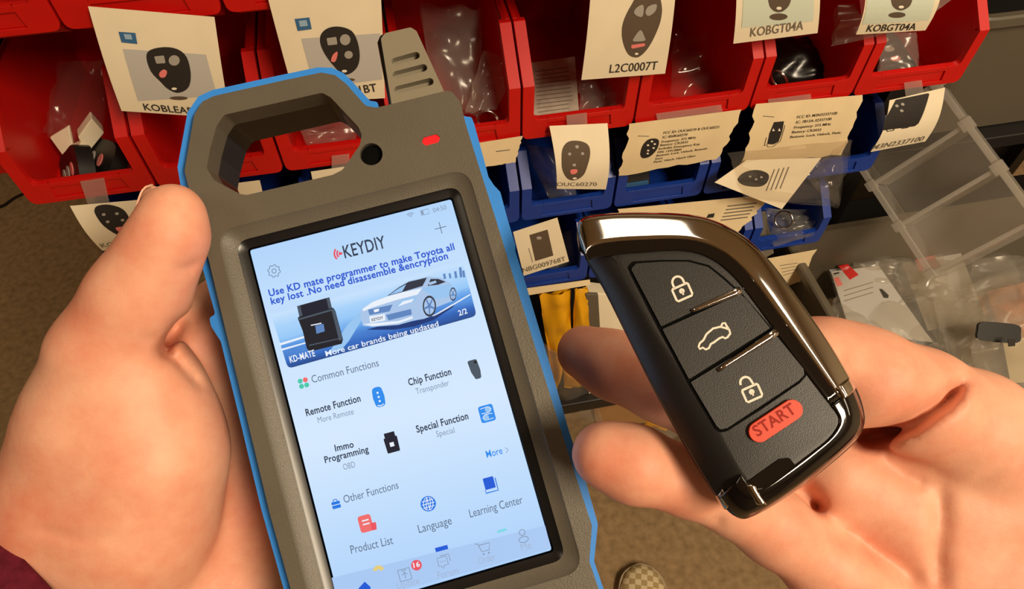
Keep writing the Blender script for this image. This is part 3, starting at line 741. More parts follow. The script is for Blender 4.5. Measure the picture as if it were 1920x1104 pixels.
bmx = bmesh.new(); bmx.from_mesh(bo.data); bmesh.ops.recalc_face_normals(bmx, faces=bmx.faces); bmx.to_mesh(bo.data); bmx.free()

def strip(outer_px, inner_px, name, m, prof, n=5):
    """metal strip between two rails; prof lists (t across from outer to inner, z)"""
    O = smooth_curve([key(x, y, HM) for x, y in outer_px], n); I = smooth_curve([key(x, y, 0) for x, y in inner_px], n)
    PR = smooth_curve([Vector((t, z*100)) for t, z in prof], 3)
    loops = [[Vector((*(a + (b-a)*q.x), q.y/100)) for q in PR] for a, b in zip(O, I)]
    o = MB().loft(loops, False, False, closed=False).build(name, m, smart, smooth=True)
    b2 = bmesh.new(); b2.from_mesh(o.data)
    for side in (0, -1):
        L = len(PR); vs_ = [b2.verts[i] if not b2.verts.ensure_lookup_table() else None for i in (range(L) if side == 0 else range((len(loops)-1)*L, len(loops)*L))]
        try: b2.faces.new(vs_)
        except ValueError: pass
    bmesh.ops.recalc_face_normals(b2, faces=b2.faces)
    b2.faces.ensure_lookup_table()
    if sum((f.normal.z*f.calc_area() for f in b2.faces)) < 0: bmesh.ops.reverse_faces(b2, faces=b2.faces)
    b2.to_mesh(o.data); b2.free()
    return o
ch_out = [(1087, 462), (1083, 432), (1092, 408), (1140, 399), (1200, 397), (1270, 399), (1325, 407), (1374, 428), (1412, 455), (1452, 497), (1502, 565), (1562, 651), (1599, 712)]
ch_in = [(1102, 488), (1112, 484), (1135, 481), (1170, 477), (1212, 474), (1252, 471), (1286, 472), (1318, 480), (1350, 498), (1386, 533), (1440, 605), (1508, 698), (1556, 760)]
strip(ch_out, ch_in, 'chrome_edge', M['key_chrome'], [(.02, -.0095), (-.005, -.0070), (.0, -.0055), (.06, -.0040), (.16, -.0028), (.40, -.0010), (.60, .0003), (.68, .0006), (.73, .0002), (.74, -.001)])
strip(ch_out, ch_in, 'dark_reflection_strip', M['key_gloss'], [(.70, -.002), (.71, .0001), (.76, .0003), (.9, .0003), (.98, .0003), (1.0, -.0008)])  # gloss black strip standing in for the dark reflected in the chrome
gl_out = [(1600, 716), (1616, 758), (1621, 786), (1616, 810), (1600, 832), (1560, 868), (1500, 916), (1450, 949), (1412, 969), (1390, 973), (1366, 958), (1346, 932)]
gl_in = [(1556, 762), (1566, 774), (1571, 786), (1568, 800), (1552, 822), (1520, 848), (1475, 882), (1442, 906), (1424, 914), (1410, 912), (1400, 902), (1390, 888)]
strip(gl_out, gl_in, 'gloss_end_cap', M['key_gloss'], [(.02, -.0085), (.0, -.0055), (.12, -.0036), (.3, -.0018), (.6, -.0002), (.85, .0003), (.97, .0003), (1.0, -.0008)])
strip([(1362, 956), (1354, 944), (1345, 930)], [(1376, 942), (1368, 932), (1360, 920)], 'chrome_clip', M['key_chrome'], [(-.05, -.009), (-.05, -.006), (.3, -.0042), (1, -.0032), (1.05, -.005)])
strip([(1404, 905), (1412, 920), (1426, 940)], [(1396, 908), (1405, 924), (1418, 946)], 'chrome_clip', M['key_chrome'], [(0, -.001), (.1, .0006), (.9, .0004), (1, -.002)])
strip([(1590, 706), (1597, 716), (1602, 726)], [(1565, 728), (1572, 738), (1578, 748)], 'chrome_clip', M['key_chrome'], [(-.05, -.009), (-.04, -.0048), (.2, -.0022), (.7, .0006), (1.0, .0008), (1.05, -.002)])

def pad(px, name, m, h, r, z0=-0.0004, bev=0.00025, parent=None):
    P = [tuple(key(x, y, h)) for x, y in px]
    A = sum(P[i][0]*P[(i+1) % len(P)][1]-P[(i+1) % len(P)][0]*P[i][1] for i in range(len(P)))
    if A < 0:
        P = P[::-1]; r = r[::-1] if isinstance(r, list) else r
    return MB().prism(rounded(P, r, 4), z0, h).build(name, m, parent or smart, bevel=bev)
# dark joint round the buttons, then three pads
joint = [(1176, 500), (1186, 490), (1240, 487), (1292, 487), (1330, 497), (1360, 521), (1393, 552), (1452, 620), (1512, 692), (1512, 704), (1500, 718), (1430, 766), (1364, 808), (1350, 811), (1342, 805), (1290, 718), (1234, 616), (1182, 514)]
pad(joint, 'button_joint', M['dev_hole'], 0.00012, .0008, z0=-0.0002, bev=0)
b1 = pad([(1183, 504), (1192, 494), (1240, 490.5), (1290, 490.5), (1328, 500.5), (1356, 523), (1383, 547), (1240, 612)], 'button', M['key_black'], 0.0006, [.0008, .0008, .002, .002, .002, .002, .0002, .0002])
b2 = pad([(1242, 617), (1388, 551.5), (1398, 559), (1444, 615), (1292, 711)], 'button', M['key_black'], 0.0006, .0003)
b3 = pad([(1295, 716.5), (1450, 622), (1507, 692), (1508, 703), (1497, 714), (1428, 760), (1364, 802), (1351, 805), (1344, 799)], 'button', M['key_black'], 0.0006, [.0003, .0003, .0006, .0004, .0008, .001, .0008, .0004, .0008])
for (a, b) in (((1297, 583), (1389, 544)), ((1346, 694), (1457, 622))):
    A = key(*a, .0008); Bp = key(*b, .0008); d = (Bp-A).normalized(); q = Vector((-d.y, d.x))
    loops = []
    for k in range(9):
        t = k/8; c = A + (Bp-A)*t; w = 0.0011*(0.55 + 0.45*t)
        loops.append([Vector((c.x+q.x*w*math.cos(s), c.y+q.y*w*math.cos(s), 0.0004+0.0009*math.sin(s))) for s in [math.pi*j/6 for j in range(7)]])
    o = MB().loft(loops, True, True, closed=False).build('chrome_bar', M['key_chrome'], smart, smooth=True)
    b2_ = bmesh.new(); b2_.from_mesh(o.data); bmesh.ops.recalc_face_normals(b2_, faces=b2_.faces); b2_.to_mesh(o.data); b2_.free()
def k_stroke(pts, w, parent, z=0.00064, closed=False, name='printed_symbol', m=None):
    P = [key(x, y, z) for x, y in pts]; N = len(P); L = []; R_ = []
    for i in range(N):
        a = P[i-1] if (i or closed) else P[i]; c = P[(i+1) % N] if (i < N-1 or closed) else P[i]
        d = (c-a).normalized(); q = Vector((-d.y, d.x))*w/2
        L.append(P[i]+q); R_.append(P[i]-q)
    vs = [(p.x, p.y, z) for p in L+R_]
    fs = [(i, N+i, N+(i+1) % N, (i+1) % N) for i in range(N if closed else N-1)]
    return obj(name, vs, fs, m or M['key_icon'], parent)
def kd(cx, cy, a, b, rot=-24):
    t = math.radians(rot); return (cx + a*math.cos(t) - b*math.sin(t), cy + a*math.sin(t) + b*math.cos(t))
def lock_icon(cx, cy, parent, opened):
    bodyp = [kd(cx, cy, *p) for p in ((-15, -4), (15, -4), (16, -2), (16, 18), (14, 21), (-14, 21), (-16, 18), (-16, -2))]
    k_stroke(bodyp, .00055, parent, closed=True)
    sh = [kd(cx, cy, 10.5*math.cos(t)+(-3 if opened else 0), -12+11*math.sin(t)+(-2 if opened else 0)) for t in [math.pi + math.pi*k/10 for k in range(11)]]
    sh = ([kd(cx, cy, -10.5, -4)] + sh + [kd(cx, cy, 10.5, -4)]) if not opened else sh[0:] + [kd(cx, cy, 9, -4)]
    k_stroke(sh, .00055, parent)
    k_stroke([kd(cx, cy, 3*math.cos(t), 6+3*math.sin(t)) for t in [2*math.pi*k/10 for k in range(10)]], .0006, parent, closed=True)
    k_stroke([kd(cx, cy, 0, 7), kd(cx, cy, 0, 14)], .0004, parent)
lock_icon(1276, 540, b1, False); lock_icon(1407, 729, b3, True)
Z5 = lambda x, y: (900 + x/2.208, 300 + y/2.208)
car = [Z5(*p) for p in ((905, 772), (910, 758), (925, 745), (938, 720), (965, 697), (995, 690), (1015, 695), (1032, 702), (1036, 718), (1025, 733), (1015, 738), (1005, 732), (990, 738), (972, 752), (955, 762), (948, 778), (935, 784), (922, 776), (910, 782))]
k_stroke(car, .0005, b2, closed=True)
k_stroke([Z5(*p) for p in ((998, 688), (1004, 676), (1014, 674), (1022, 688), (1030, 700))], .0005, b2)
# START button
A = key(1424, 810, .0012); Bp = key(1487, 768, .0012); d = (Bp-A).normalized(); q = Vector((-d.y, d.x)); r = 0.0024
cap_ = [tuple(Bp + d*r*math.cos(t) + q*r*math.sin(t)) for t in [math.pi*(k/10-.5) for k in range(11)]] + [tuple(A - d*r*math.cos(t) - q*r*math.sin(t)) for t in [math.pi*(k/10-.5) for k in range(11)]]
sb = MB().prism(cap_, -0.0003, 0.0010).build('start_button', M['key_orange'], smart, bevel=0.0004)
sb['label'] = 'orange oval button lettered START'
vs, fs = text_mesh_2d('START', 0.02)
w = max(v[0] for v in vs); A2 = key(1421, 819, .0012); B2 = key(1495, 772, .0012)
ex = (B2-A2)/w; ey = q*0.0026
obj('lettering', [(*(A2 + ex*x + ey*y), 0.00104) for x, y in vs], fs, M['key_orange_dark'], sb)
# glossy emblem window near the lower end
pad([(1400, 904), (1462, 860), (1480, 858), (1496, 878), (1434, 926), (1412, 928)], 'gloss_window', M['key_gloss'], 0.0003, .0006, bev=0.0001)

# ------------------------------------------------------------------ hands: smooth-blended volumes turned into one skin
def seg_sdf(X, a, b, ra, rb):
    a = np.array(a, np.float32); b = np.array(b, np.float32); d = b-a
    t = np.clip(((X-a)@d)/max(float(d@d), 1e-12), 0, 1)
    q = X - a - t[..., None]*d
    return np.sqrt((q*q).sum(-1)) - (ra + (rb-ra)*t)
def ell_sdf(X, c, axes, r):
    A = np.array(axes, np.float32); q = (X-np.array(c, np.float32))@A.T
    r = np.array(r, np.float32)
    k0 = np.sqrt(((q/r)**2).sum(-1)); k1 = np.sqrt(((q/(r*r))**2).sum(-1))
    return k0*(k0-1.0)/np.maximum(k1, 1e-9)
def smin(a, b, k):
    h = np.clip(0.5+0.5*(b-a)/k, 0, 1)
    return b*(1-h)+a*h - k*h*(1-h)
def surface_nets(F, o, h):
    nx, ny, nz = F.shape
    S_ = F < 0
    c = np.zeros((nx-1, ny-1, nz-1), np.int8)
    for i in (0, 1):
        for j in (0, 1):
            for k in (0, 1):
                c += S_[i:nx-1+i, j:ny-1+j, k:nz-1+k]
    act = (c > 0) & (c < 8)
    idx = -np.ones(act.shape, np.int64); I = np.argwhere(act); idx[act] = np.arange(len(I))
    pos = np.zeros((len(I), 3)); cnt = np.zeros(len(I))
    cor = [(i, j, k) for i in (0, 1) for j in (0, 1) for k in (0, 1)]
    for a in cor:
        for ax in range(3):
            if a[ax]: continue
            b = list(a); b[ax] = 1
            fa = F[I[:, 0]+a[0], I[:, 1]+a[1], I[:, 2]+a[2]]; fb = F[I[:, 0]+b[0], I[:, 1]+b[1], I[:, 2]+b[2]]
            m = (fa < 0) != (fb < 0)
            t = np.where(m, fa/np.where(m, fa-fb, 1), 0)
            p = np.array(a, float)[None, :] + t[:, None]*(np.array(b)-np.array(a))[None, :]
            pos += np.where(m[:, None], p, 0); cnt += m
    V = (I + pos/np.maximum(cnt, 1)[:, None])*h + o
    faces = []
    for ax in range(3):
        u, v = (ax+1) % 3, (ax+2) % 3
        sl0 = [slice(None)]*3; sl1 = [slice(None)]*3
        sl0[ax] = slice(0, -1); sl1[ax] = slice(1, None)
        A = S_[tuple(sl0)]; B = S_[tuple(sl1)]
        for flip in (False, True):
            E_ = np.argwhere(A & ~B) if not flip else np.argwhere(~A & B)
            ok = (E_[:, u] > 0) & (E_[:, v] > 0) & (E_[:, u] < F.shape[u]-1) & (E_[:, v] < F.shape[v]-1)
            E_ = E_[ok]
            q = []
            for du, dv in ((-1, -1), (0, -1), (0, 0), (-1, 0)):
                e = E_.copy(); e[:, u] += du; e[:, v] += dv
                q.append(idx[e[:, 0], e[:, 1], e[:, 2]])
            Q = np.stack(q, 1)
            if flip: Q = Q[:, ::-1]
            faces.append(Q)
    return V, np.concatenate(faces)
CAXES = (tuple(CR), tuple(CU), tuple(-CF))
def hp(p):           # (px, py, depth, radius in px) -> world point, radius in metres
    return at(p[0], p[1], p[2]), p[3]*p[2]/FPX
def build_hand(groups, creases, voxel=0.0012, kk=0.004, smooth_iter=3):
    """groups: list of (k, [prims]); prim = ('c', p0, p1, ...) chains or ('e', (px,py,depth), (rx,ry,rz) px, rot);
    creases: (pixel polyline, width px, depth m, near depth, far depth)"""
    prims = []; lo = np.full(3, 1e9); hi = -lo
    for gi, (k, pl) in enumerate(groups):
        for pr in pl:
            if pr[0] == 'c':
                chain = [hp(q) for q in pr[1:]]
                for (a, ra), (b, rb) in zip(chain, chain[1:]):
                    A = np.array(a); B = np.array(b); R_ = max(ra, rb)
                    prims.append((gi, k, np.minimum(A, B)-R_, np.maximum(A, B)+R_, (lambda X, a=a, b=b, ra=ra, rb=rb: seg_sdf(X, a, b, ra, rb))))
            else:
                c = at(*pr[1]); s = pr[1][2]/FPX; t = math.radians(pr[3])
                ax = [tuple(v) for v in (CR*math.cos(t)-CU*math.sin(t), CR*math.sin(t)+CU*math.cos(t), -CF)]
                r = [q*s for q in pr[2]]; C_ = np.array(c)
                prims.append((gi, k, C_-max(r), C_+max(r), (lambda X, c=c, ax=ax, r=r: ell_sdf(X, c, ax, r))))
    for p in prims: lo = np.minimum(lo, p[2]); hi = np.maximum(hi, p[3])
    lo -= 0.006; hi += 0.006
    N = np.ceil((hi-lo)/voxel).astype(int)+1
    g = [(lo[i] + voxel*np.arange(N[i])).astype(np.float32) for i in range(3)]
    T = np.full(N, 0.05, np.float32); G = np.full(N, 0.05, np.float32)
    mg = 0.011
    for gi in range(len(groups)):
        G.fill(0.05); glo = N.copy(); ghi = np.zeros(3, int)
        for (pi, k, a, b, fn) in prims:
            if pi != gi: continue
            i0 = np.maximum(0, np.floor((a-mg-lo)/voxel).astype(int)); i1 = np.minimum(N, np.ceil((b+mg-lo)/voxel).astype(int)+1)
            sl = tuple(slice(i0[j], i1[j]) for j in range(3))
            X = np.stack(np.meshgrid(g[0][sl[0]], g[1][sl[1]], g[2][sl[2]], indexing='ij'), -1)
            G[sl] = smin(G[sl], fn(X).astype(np.float32), k)
            glo = np.minimum(glo, i0); ghi = np.maximum(ghi, i1)
        sl = tuple(slice(glo[j], ghi[j]) for j in range(3))
        T[sl] = smin(T[sl], G[sl], kk)
    # folds of the skin: grooves carved along a line, only on the near side
    near = np.argwhere(np.abs(T) < 0.012)
    P = lo + near*voxel; d = P-np.array(CAM)
    dep = d@np.array(CF); U_ = 960+FPX*(d@np.array(CR))/dep; V_ = 552-FPX*(d@np.array(CU))/dep
    add = np.zeros(len(near))
    for pts, wpx, amt, d0, d1 in creases:
        best = np.full(len(near), 1e9); frac = np.zeros(len(near)); n = len(pts)-1
        for i, ((x0, y0), (x1, y1)) in enumerate(zip(pts, pts[1:])):
            dx, dy = x1-x0, y1-y0
            t = np.clip(((U_-x0)*dx+(V_-y0)*dy)/(dx*dx+dy*dy), 0, 1)
            q = np.hypot(U_-x0-t*dx, V_-y0-t*dy); m = q < best
            best = np.where(m, q, best); frac = np.where(m, (i+t)/n, frac)
        fade = np.clip(np.minimum(frac, 1-frac)*5+0.15, 0, 1)
        add = np.maximum(add, np.where((dep > d0) & (dep < d1), amt*fade*np.exp(-(best/wpx)**2), 0))
    T[near[:, 0], near[:, 1], near[:, 2]] += add
    V, Q = surface_nets(T, lo, voxel)
    for it in range(smooth_iter):
        acc = np.zeros_like(V); n = np.zeros(len(V))
        for i in range(4):
            a, b = Q[:, i], Q[:, (i+1) % 4]
            for c in range(3):
                acc[:, c] += np.bincount(a, V[b, c], len(V)) + np.bincount(b, V[a, c], len(V))
            n += np.bincount(a, minlength=len(V)) + np.bincount(b, minlength=len(V))
        V = V*0.4 + 0.6*acc/np.maximum(n, 1)[:, None]
    me = bpy.data.meshes.new('hand')
    me.from_pydata(V.tolist(), [], Q.tolist()); me.update()
    me.polygons.foreach_set('use_smooth', [True]*len(me.polygons))
    b = bmesh.new(); b.from_mesh(me); bmesh.ops.recalc_face_normals(b, faces=b.faces); b.to_mesh(me); b.free()
    return me

def skin_mat(name, base, red):
    m = mat(name, base, rough=0.52, spec=0.4, sss=0.15)
    nt = m.node_tree; b = nt.nodes['Principled BSDF']; tc = [n for n in nt.nodes if n.type == 'TEX_COORD'][0]
    n1 = nt.nodes.new('ShaderNodeTexNoise'); n1.inputs['Scale'].default_value = 38; n1.inputs['Detail'].default_value = 5; n1.inputs['Roughness'].default_value = 0.6
    nt.links.new(tc.outputs['Object'], n1.inputs['Vector'])
    rp = nt.nodes.new('ShaderNodeValToRGB'); rp.color_ramp.elements[0].position = 0.35; rp.color_ramp.elements[0].color = base; rp.color_ramp.elements[1].position = 0.72; rp.color_ramp.elements[1].color = red
    nt.links.new(n1.outputs['Fac'], rp.inputs[0]); nt.links.new(rp.outputs[0], b.inputs['Base Color'])
    # skin grain: fine cells and stretched furrows
    vo = nt.nodes.new('ShaderNodeTexVoronoi'); vo.inputs['Scale'].default_value = 1100; vo.feature = 'DISTANCE_TO_EDGE'
    nt.links.new(tc.outputs['Object'], vo.inputs['Vector'])
    n2 = nt.nodes.new('ShaderNodeTexNoise'); n2.inputs['Scale'].default_value = 320; n2.inputs['Detail'].default_value = 6
    nt.links.new(tc.outputs['Object'], n2.inputs['Vector'])
    ad = nt.nodes.new('ShaderNodeMath'); ad.operation = 'MULTIPLY_ADD'; ad.inputs[1].default_value = 0.35; nt.links.new(vo.outputs['Distance'], ad.inputs[0]); nt.links.new(n2.outputs['Fac'], ad.inputs[2])
    bp = nt.nodes.new('ShaderNodeBump'); bp.inputs['Strength'].default_value = 0.22; bp.inputs['Distance'].default_value = 0.0005
    nt.links.new(ad.outputs[0], bp.inputs['Height']); nt.links.new(bp.outputs['Normal'], b.inputs['Normal'])
    return m
M['skin'] = skin_mat('skin', lin(236, 178, 148), lin(220, 134, 106))
M['nail'] = mat('finger_nail', lin(226, 176, 150), rough=0.25, spec=0.5, sss=0.1)
M['sleeve'] = mat('maroon_knit', lin(92, 26, 40), rough=0.95, spec=0.1, noise_amt=0.25, noise_scale=300, bump=0.7, bump_scale=900)

# left hand round the tester
lh = [
 (0.008, [  # thumb
   ('c', (326, 396, .196, 50), (318, 440, .196, 60), (286, 505, .198, 66), (255, 565, .201, 82), (205, 668, .206, 92)),
   ('c', (205, 668, .206, 100), (190, 790, .212, 120), (150, 940, .222, 140), (150, 1090, .232, 150), (-80, 1280, .214, 165), (-307, 1461, .198, 185)),
   ('c', (270, 740, .210, 100), (285, 850, .214, 118), (265, 970, .220, 130), (220, 1120, .234, 140), (-20, 1320, .222, 165)),
   ('e', (225, 860, .214), (185, 240, 120), 4),
 ]),
 (0.010, [  # palm and heel, passing behind the tester
   ('c', (320, 790, .238, 80), (370, 640, .240, 72), (440, 560, .252, 60)),
   ('c', (330, 1110, .244, 120), (430, 900, .248, 95), (520, 720, .256, 80)),
   ('c', (430, 1140, .246, 100), (540, 960, .252, 90), (640, 800, .258, 76)),
   ('c', (240, 1180, .246, 140), (340, 960, .242, 110), (410, 720, .246, 84), (430, 640, .250, 74)),
   ('c', (-20, 1320, .228, 165), (240, 1200, .25, 150), (400, 1150, .25, 130)),
 ]),
 (0.004, [('c', (440, 630, .252, 70), (560, 520, .262, 60), (680, 470, .264, 54), (770, 450, .262, 46))]),
 (0.004, [('c', (520, 720, .256, 74), (660, 640, .266, 62), (790, 600, .266, 55), (870, 580, .262, 46))]),
 (0.004, [('c', (590, 790, .258, 70), (730, 750, .266, 60), (850, 715, .266, 53), (920, 695, .262, 45))]),
 (0.004, [('c', (650, 860, .258, 62), (770, 850, .264, 52), (870, 825, .264, 46), (930, 805, .262, 40))]),
]
lcre = [
 ([(352, 592), (322, 630), (308, 652), (318, 672)], 13, 0.005, 0, .26),
 ([(308, 652), (345, 690), (380, 730)], 9, 0.002, 0, .26),
 ([(372, 488), (350, 505), (322, 505)], 8, 0.0012, 0, .26),
 ([(310, 655), (285, 632), (262, 640)], 8, 0.0010, 0, .26),
 ([(180, 880), (230, 865), (275, 845)], 6, 0.0005, 0, .26),
 ([(60, 990), (140, 1010), (230, 1005)], 10, 0.0006, 0, .26),
 ([(430, 600), (455, 690), (485, 790), (500, 900)], 9, 0.0012, 0, .26),
]
hand_l = link_mesh('hand', build_hand(lh, lcre, kk=0.003), M['skin'])
tag(hand_l, 'left hand gripping the tester, thumb pressed on its blue edge, maroon cuff', 'hand')
# thumb nail, seen from its side
nc, nr = hp((297, 372, .1965, 38))
na = (at(283, 420, .196)-at(300, 350, .196)).normalized(); nb = (at(262, 380, .196)-at(320, 392, .191)).normalized(); nb = (nb-na*nb.dot(na)).normalized(); nn = na.cross(nb)
nv = []; nf = []
for i in range(13):
    for j in range(9):
        s = -1+2*i/12; t = -1+2*j/8
        ww = 0.0052*math.sqrt(max(0.05, 1-abs(s)**5*0.75))
        ang = t*0.95
        nv.append(at(316, 388, .196) + na*(s*0.0060+0.0012) + nb*((0.0087+0.0011*s)*math.cos(ang)) + nn*(0.0068*math.sin(ang)*ww/0.0052))
for i in range(12):
    for j in range(8):
        a = i*9+j; nf.append((a, a+1, a+10, a+9))
nl = obj('thumb_nail', nv, nf, M['nail'], hand_l, smooth=True)
so = nl.modifiers.new('thick', 'SOLIDIFY'); so.thickness = 0.0005; so.offset = 1
# sleeve cuff
ax0 = at(142, 1092, .231)
ad_ = (CR*-.75 + CU*-.66 + CF*-.55).normalized(); e1 = ad_.cross(CF).normalized(); e2 = ad_.cross(e1)
rings = []
for k, (t, r) in enumerate(((0.0, .0360), (0.0, .0405), (.004, .0415), (.010, .0405), (.014, .0415), (.05, .044), (.12, .049))):
    c = ax0 + ad_*t
    rings.append([c + (e1*math.cos(a)*1.08 + e2*math.sin(a))*r*(1+0.02*math.sin(5*a+k)) for a in [2*math.pi*i/40 for i in range(40)]])
cuff = MB().loft(rings).build('sleeve_cuff', M['sleeve'], hand_l, smooth=True)

# right hand under the key
rh = [
 (0.006, [('c', (1094, 660, .238, 50), (1150, 684, .237, 60), (1240, 722, .233, 64), (1340, 770, .225, 68), (1450, 830, .214, 72), (1560, 885, .205, 78), (1680, 960, .204, 92))]),
 (0.006, [('c', (1134, 852, .184, 62), (1190, 870, .184, 66), (1290, 903, .187, 58), (1380, 940, .190, 60), (1450, 985, .194, 66), (1560, 1060, .200, 80), (1660, 1110, .206, 98))]),
 (0.006, [('c', (1475, 660, .193, 60), (1540, 682, .190, 82), (1620, 712, .188, 92), (1720, 752, .192, 94), (1820, 806, .198, 106), (1920, 880, .206, 130))]),
 (0.012, [('c', (1600, 905, .207, 80), (1750, 960, .210, 120), (1930, 1010, .218, 170), (2080, 1060, .228, 190)),
          ('c', (1620, 1060, .210, 100), (1760, 1090, .214, 140), (1950, 1120, .222, 170)),
          ('c', (1500, 945, .214, 55), (1600, 980, .214, 80), (1700, 1010, .214, 100)),
          ('c', (1620, 1150, .212, 90), (1740, 1210, .216, 120), (1900, 1220, .224, 160)),
          ('c', (1610, 770, .208, 55), (1680, 840, .212, 80), (1760, 900, .214, 110)),
          ('e', (1830, 880, .206), (150, 110, 95), 28),
          ('c', (1900, 900, .212, 140), (2080, 1000, .226, 180), (2300, 1160, .232, 180), (2520, 1330, .232, 195))]),
 (0.006, [('c', (1660, 1185, .212, 84), (1570, 1235, .216, 70), (1480, 1262, .212, 62), (1450, 1236, .200, 56), (1490, 1210, .190, 50))]),
 (0.006, [('c', (1720, 1290, .216, 76), (1640, 1390, .220, 62), (1560, 1425, .216, 54), (1530, 1400, .205, 50), (1570, 1372, .196, 45))]),
]
rcre = [
 ([(1590, 826), (1640, 818), (1710, 795), (1770, 755), (1808, 712)], 16, 0.0075, 0, .23),
 ([(1500, 905), (1522, 925), (1545, 960)], 16, 0.0035, 0, .23),
 ([(1760, 900), (1764, 970), (1758, 1040), (1764, 1120)], 16, 0.0022, 0, .23),
 ([(1640, 860), (1690, 890), (1750, 915)], 12, 0.0012, 0, .23),
 ([(1830, 905), (1880, 870), (1930, 840)], 10, 0.0007, 0, .23),
 ([(1545, 985), (1610, 1020), (1680, 1060), (1740, 1110)], 20, 0.0028, 0, .23),
 ([(1340, 985), (1352, 965)], 9, 0.001, 0, .23),
 ([(1560, 615), (1580, 650), (1575, 690)], 9, 0.0008, 0, .23),
]
hand_r = link_mesh('hand', build_hand(rh, rcre, kk=0.003), M['skin'])
tag(hand_r, 'open right hand with the black smart key lying across its fingers', 'hand')
bx0 = at(2290, 1150, .232); bd = (at(2700, 1470, .226)-bx0).normalized(); f1 = bd.cross(CF).normalized(); f2 = bd.cross(f1)
rings = []
for k, (t, r) in enumerate(((0.0, .0345), (0.0, .0380), (.004, .0390), (.010, .0380), (.014, .0390), (.05, .041), (.14, .046))):
    rings.append([bx0 + bd*t + (f1*math.cos(a)*1.06 + f2*math.sin(a))*r*(1+0.02*math.sin(5*a+k)) for a in [2*math.pi*i/40 for i in range(40)]])
MB().loft(rings).build('sleeve_cuff', M['sleeve'], hand_r, smooth=True)

# ------------------------------------------------------------------ cards hanging on the bins
class Patch:
    """a bent sheet over four pixel corners TL, TR, BR, BL, each at its own distance n in front of the lips"""
    def __init__(self, px, n, bulge=0.0, twist=0.0, pts=None):
        self.px = [Vector(p) for p in px]
        nn = n if isinstance(n, (list, tuple)) else [n]*4
        self.P = pts or [on_rack(p[0], p[1], q) for p, q in zip(px, nn)]
        self.nrm = ((self.P[1]-self.P[0]).cross(self.P[3]-self.P[0])).normalized()
        if self.nrm.dot(CAM-self.P[0]) < 0: self.nrm = -self.nrm
        self.bulge = bulge; self.twist = twist
    def st(self, x, y):
        a, b, c, d = self.px; q = Vector((x, y)); s = t = 0.5       # s right, t down
        for _ in range(12):
            f = a*(1-s)*(1-t)+b*s*(1-t)+c*s*t+d*(1-s)*t - q
            fs = (b-a)*(1-t)+(c-d)*t; ft = (d-a)*(1-s)+(c-b)*s
            det = fs.x*ft.y-fs.y*ft.x
            s -= (f.x*ft.y-f.y*ft.x)/det; t -= (fs.x*f.y-fs.y*f.x)/det
        return s, t
    def at(self, s, t, lift=0.0):
        a, b, c, d = self.P
        p = a*(1-s)*(1-t)+b*s*(1-t)+c*s*t+d*(1-s)*t
        return p + self.nrm*(self.bulge*math.sin(math.pi*min(1, max(0, t))) + self.twist*math.sin(math.pi*min(1, max(0, s))) + lift)
    def pix(self, x, y, lift=0.0): return self.at(*self.st(x, y), lift)
LIFT = 0.00022
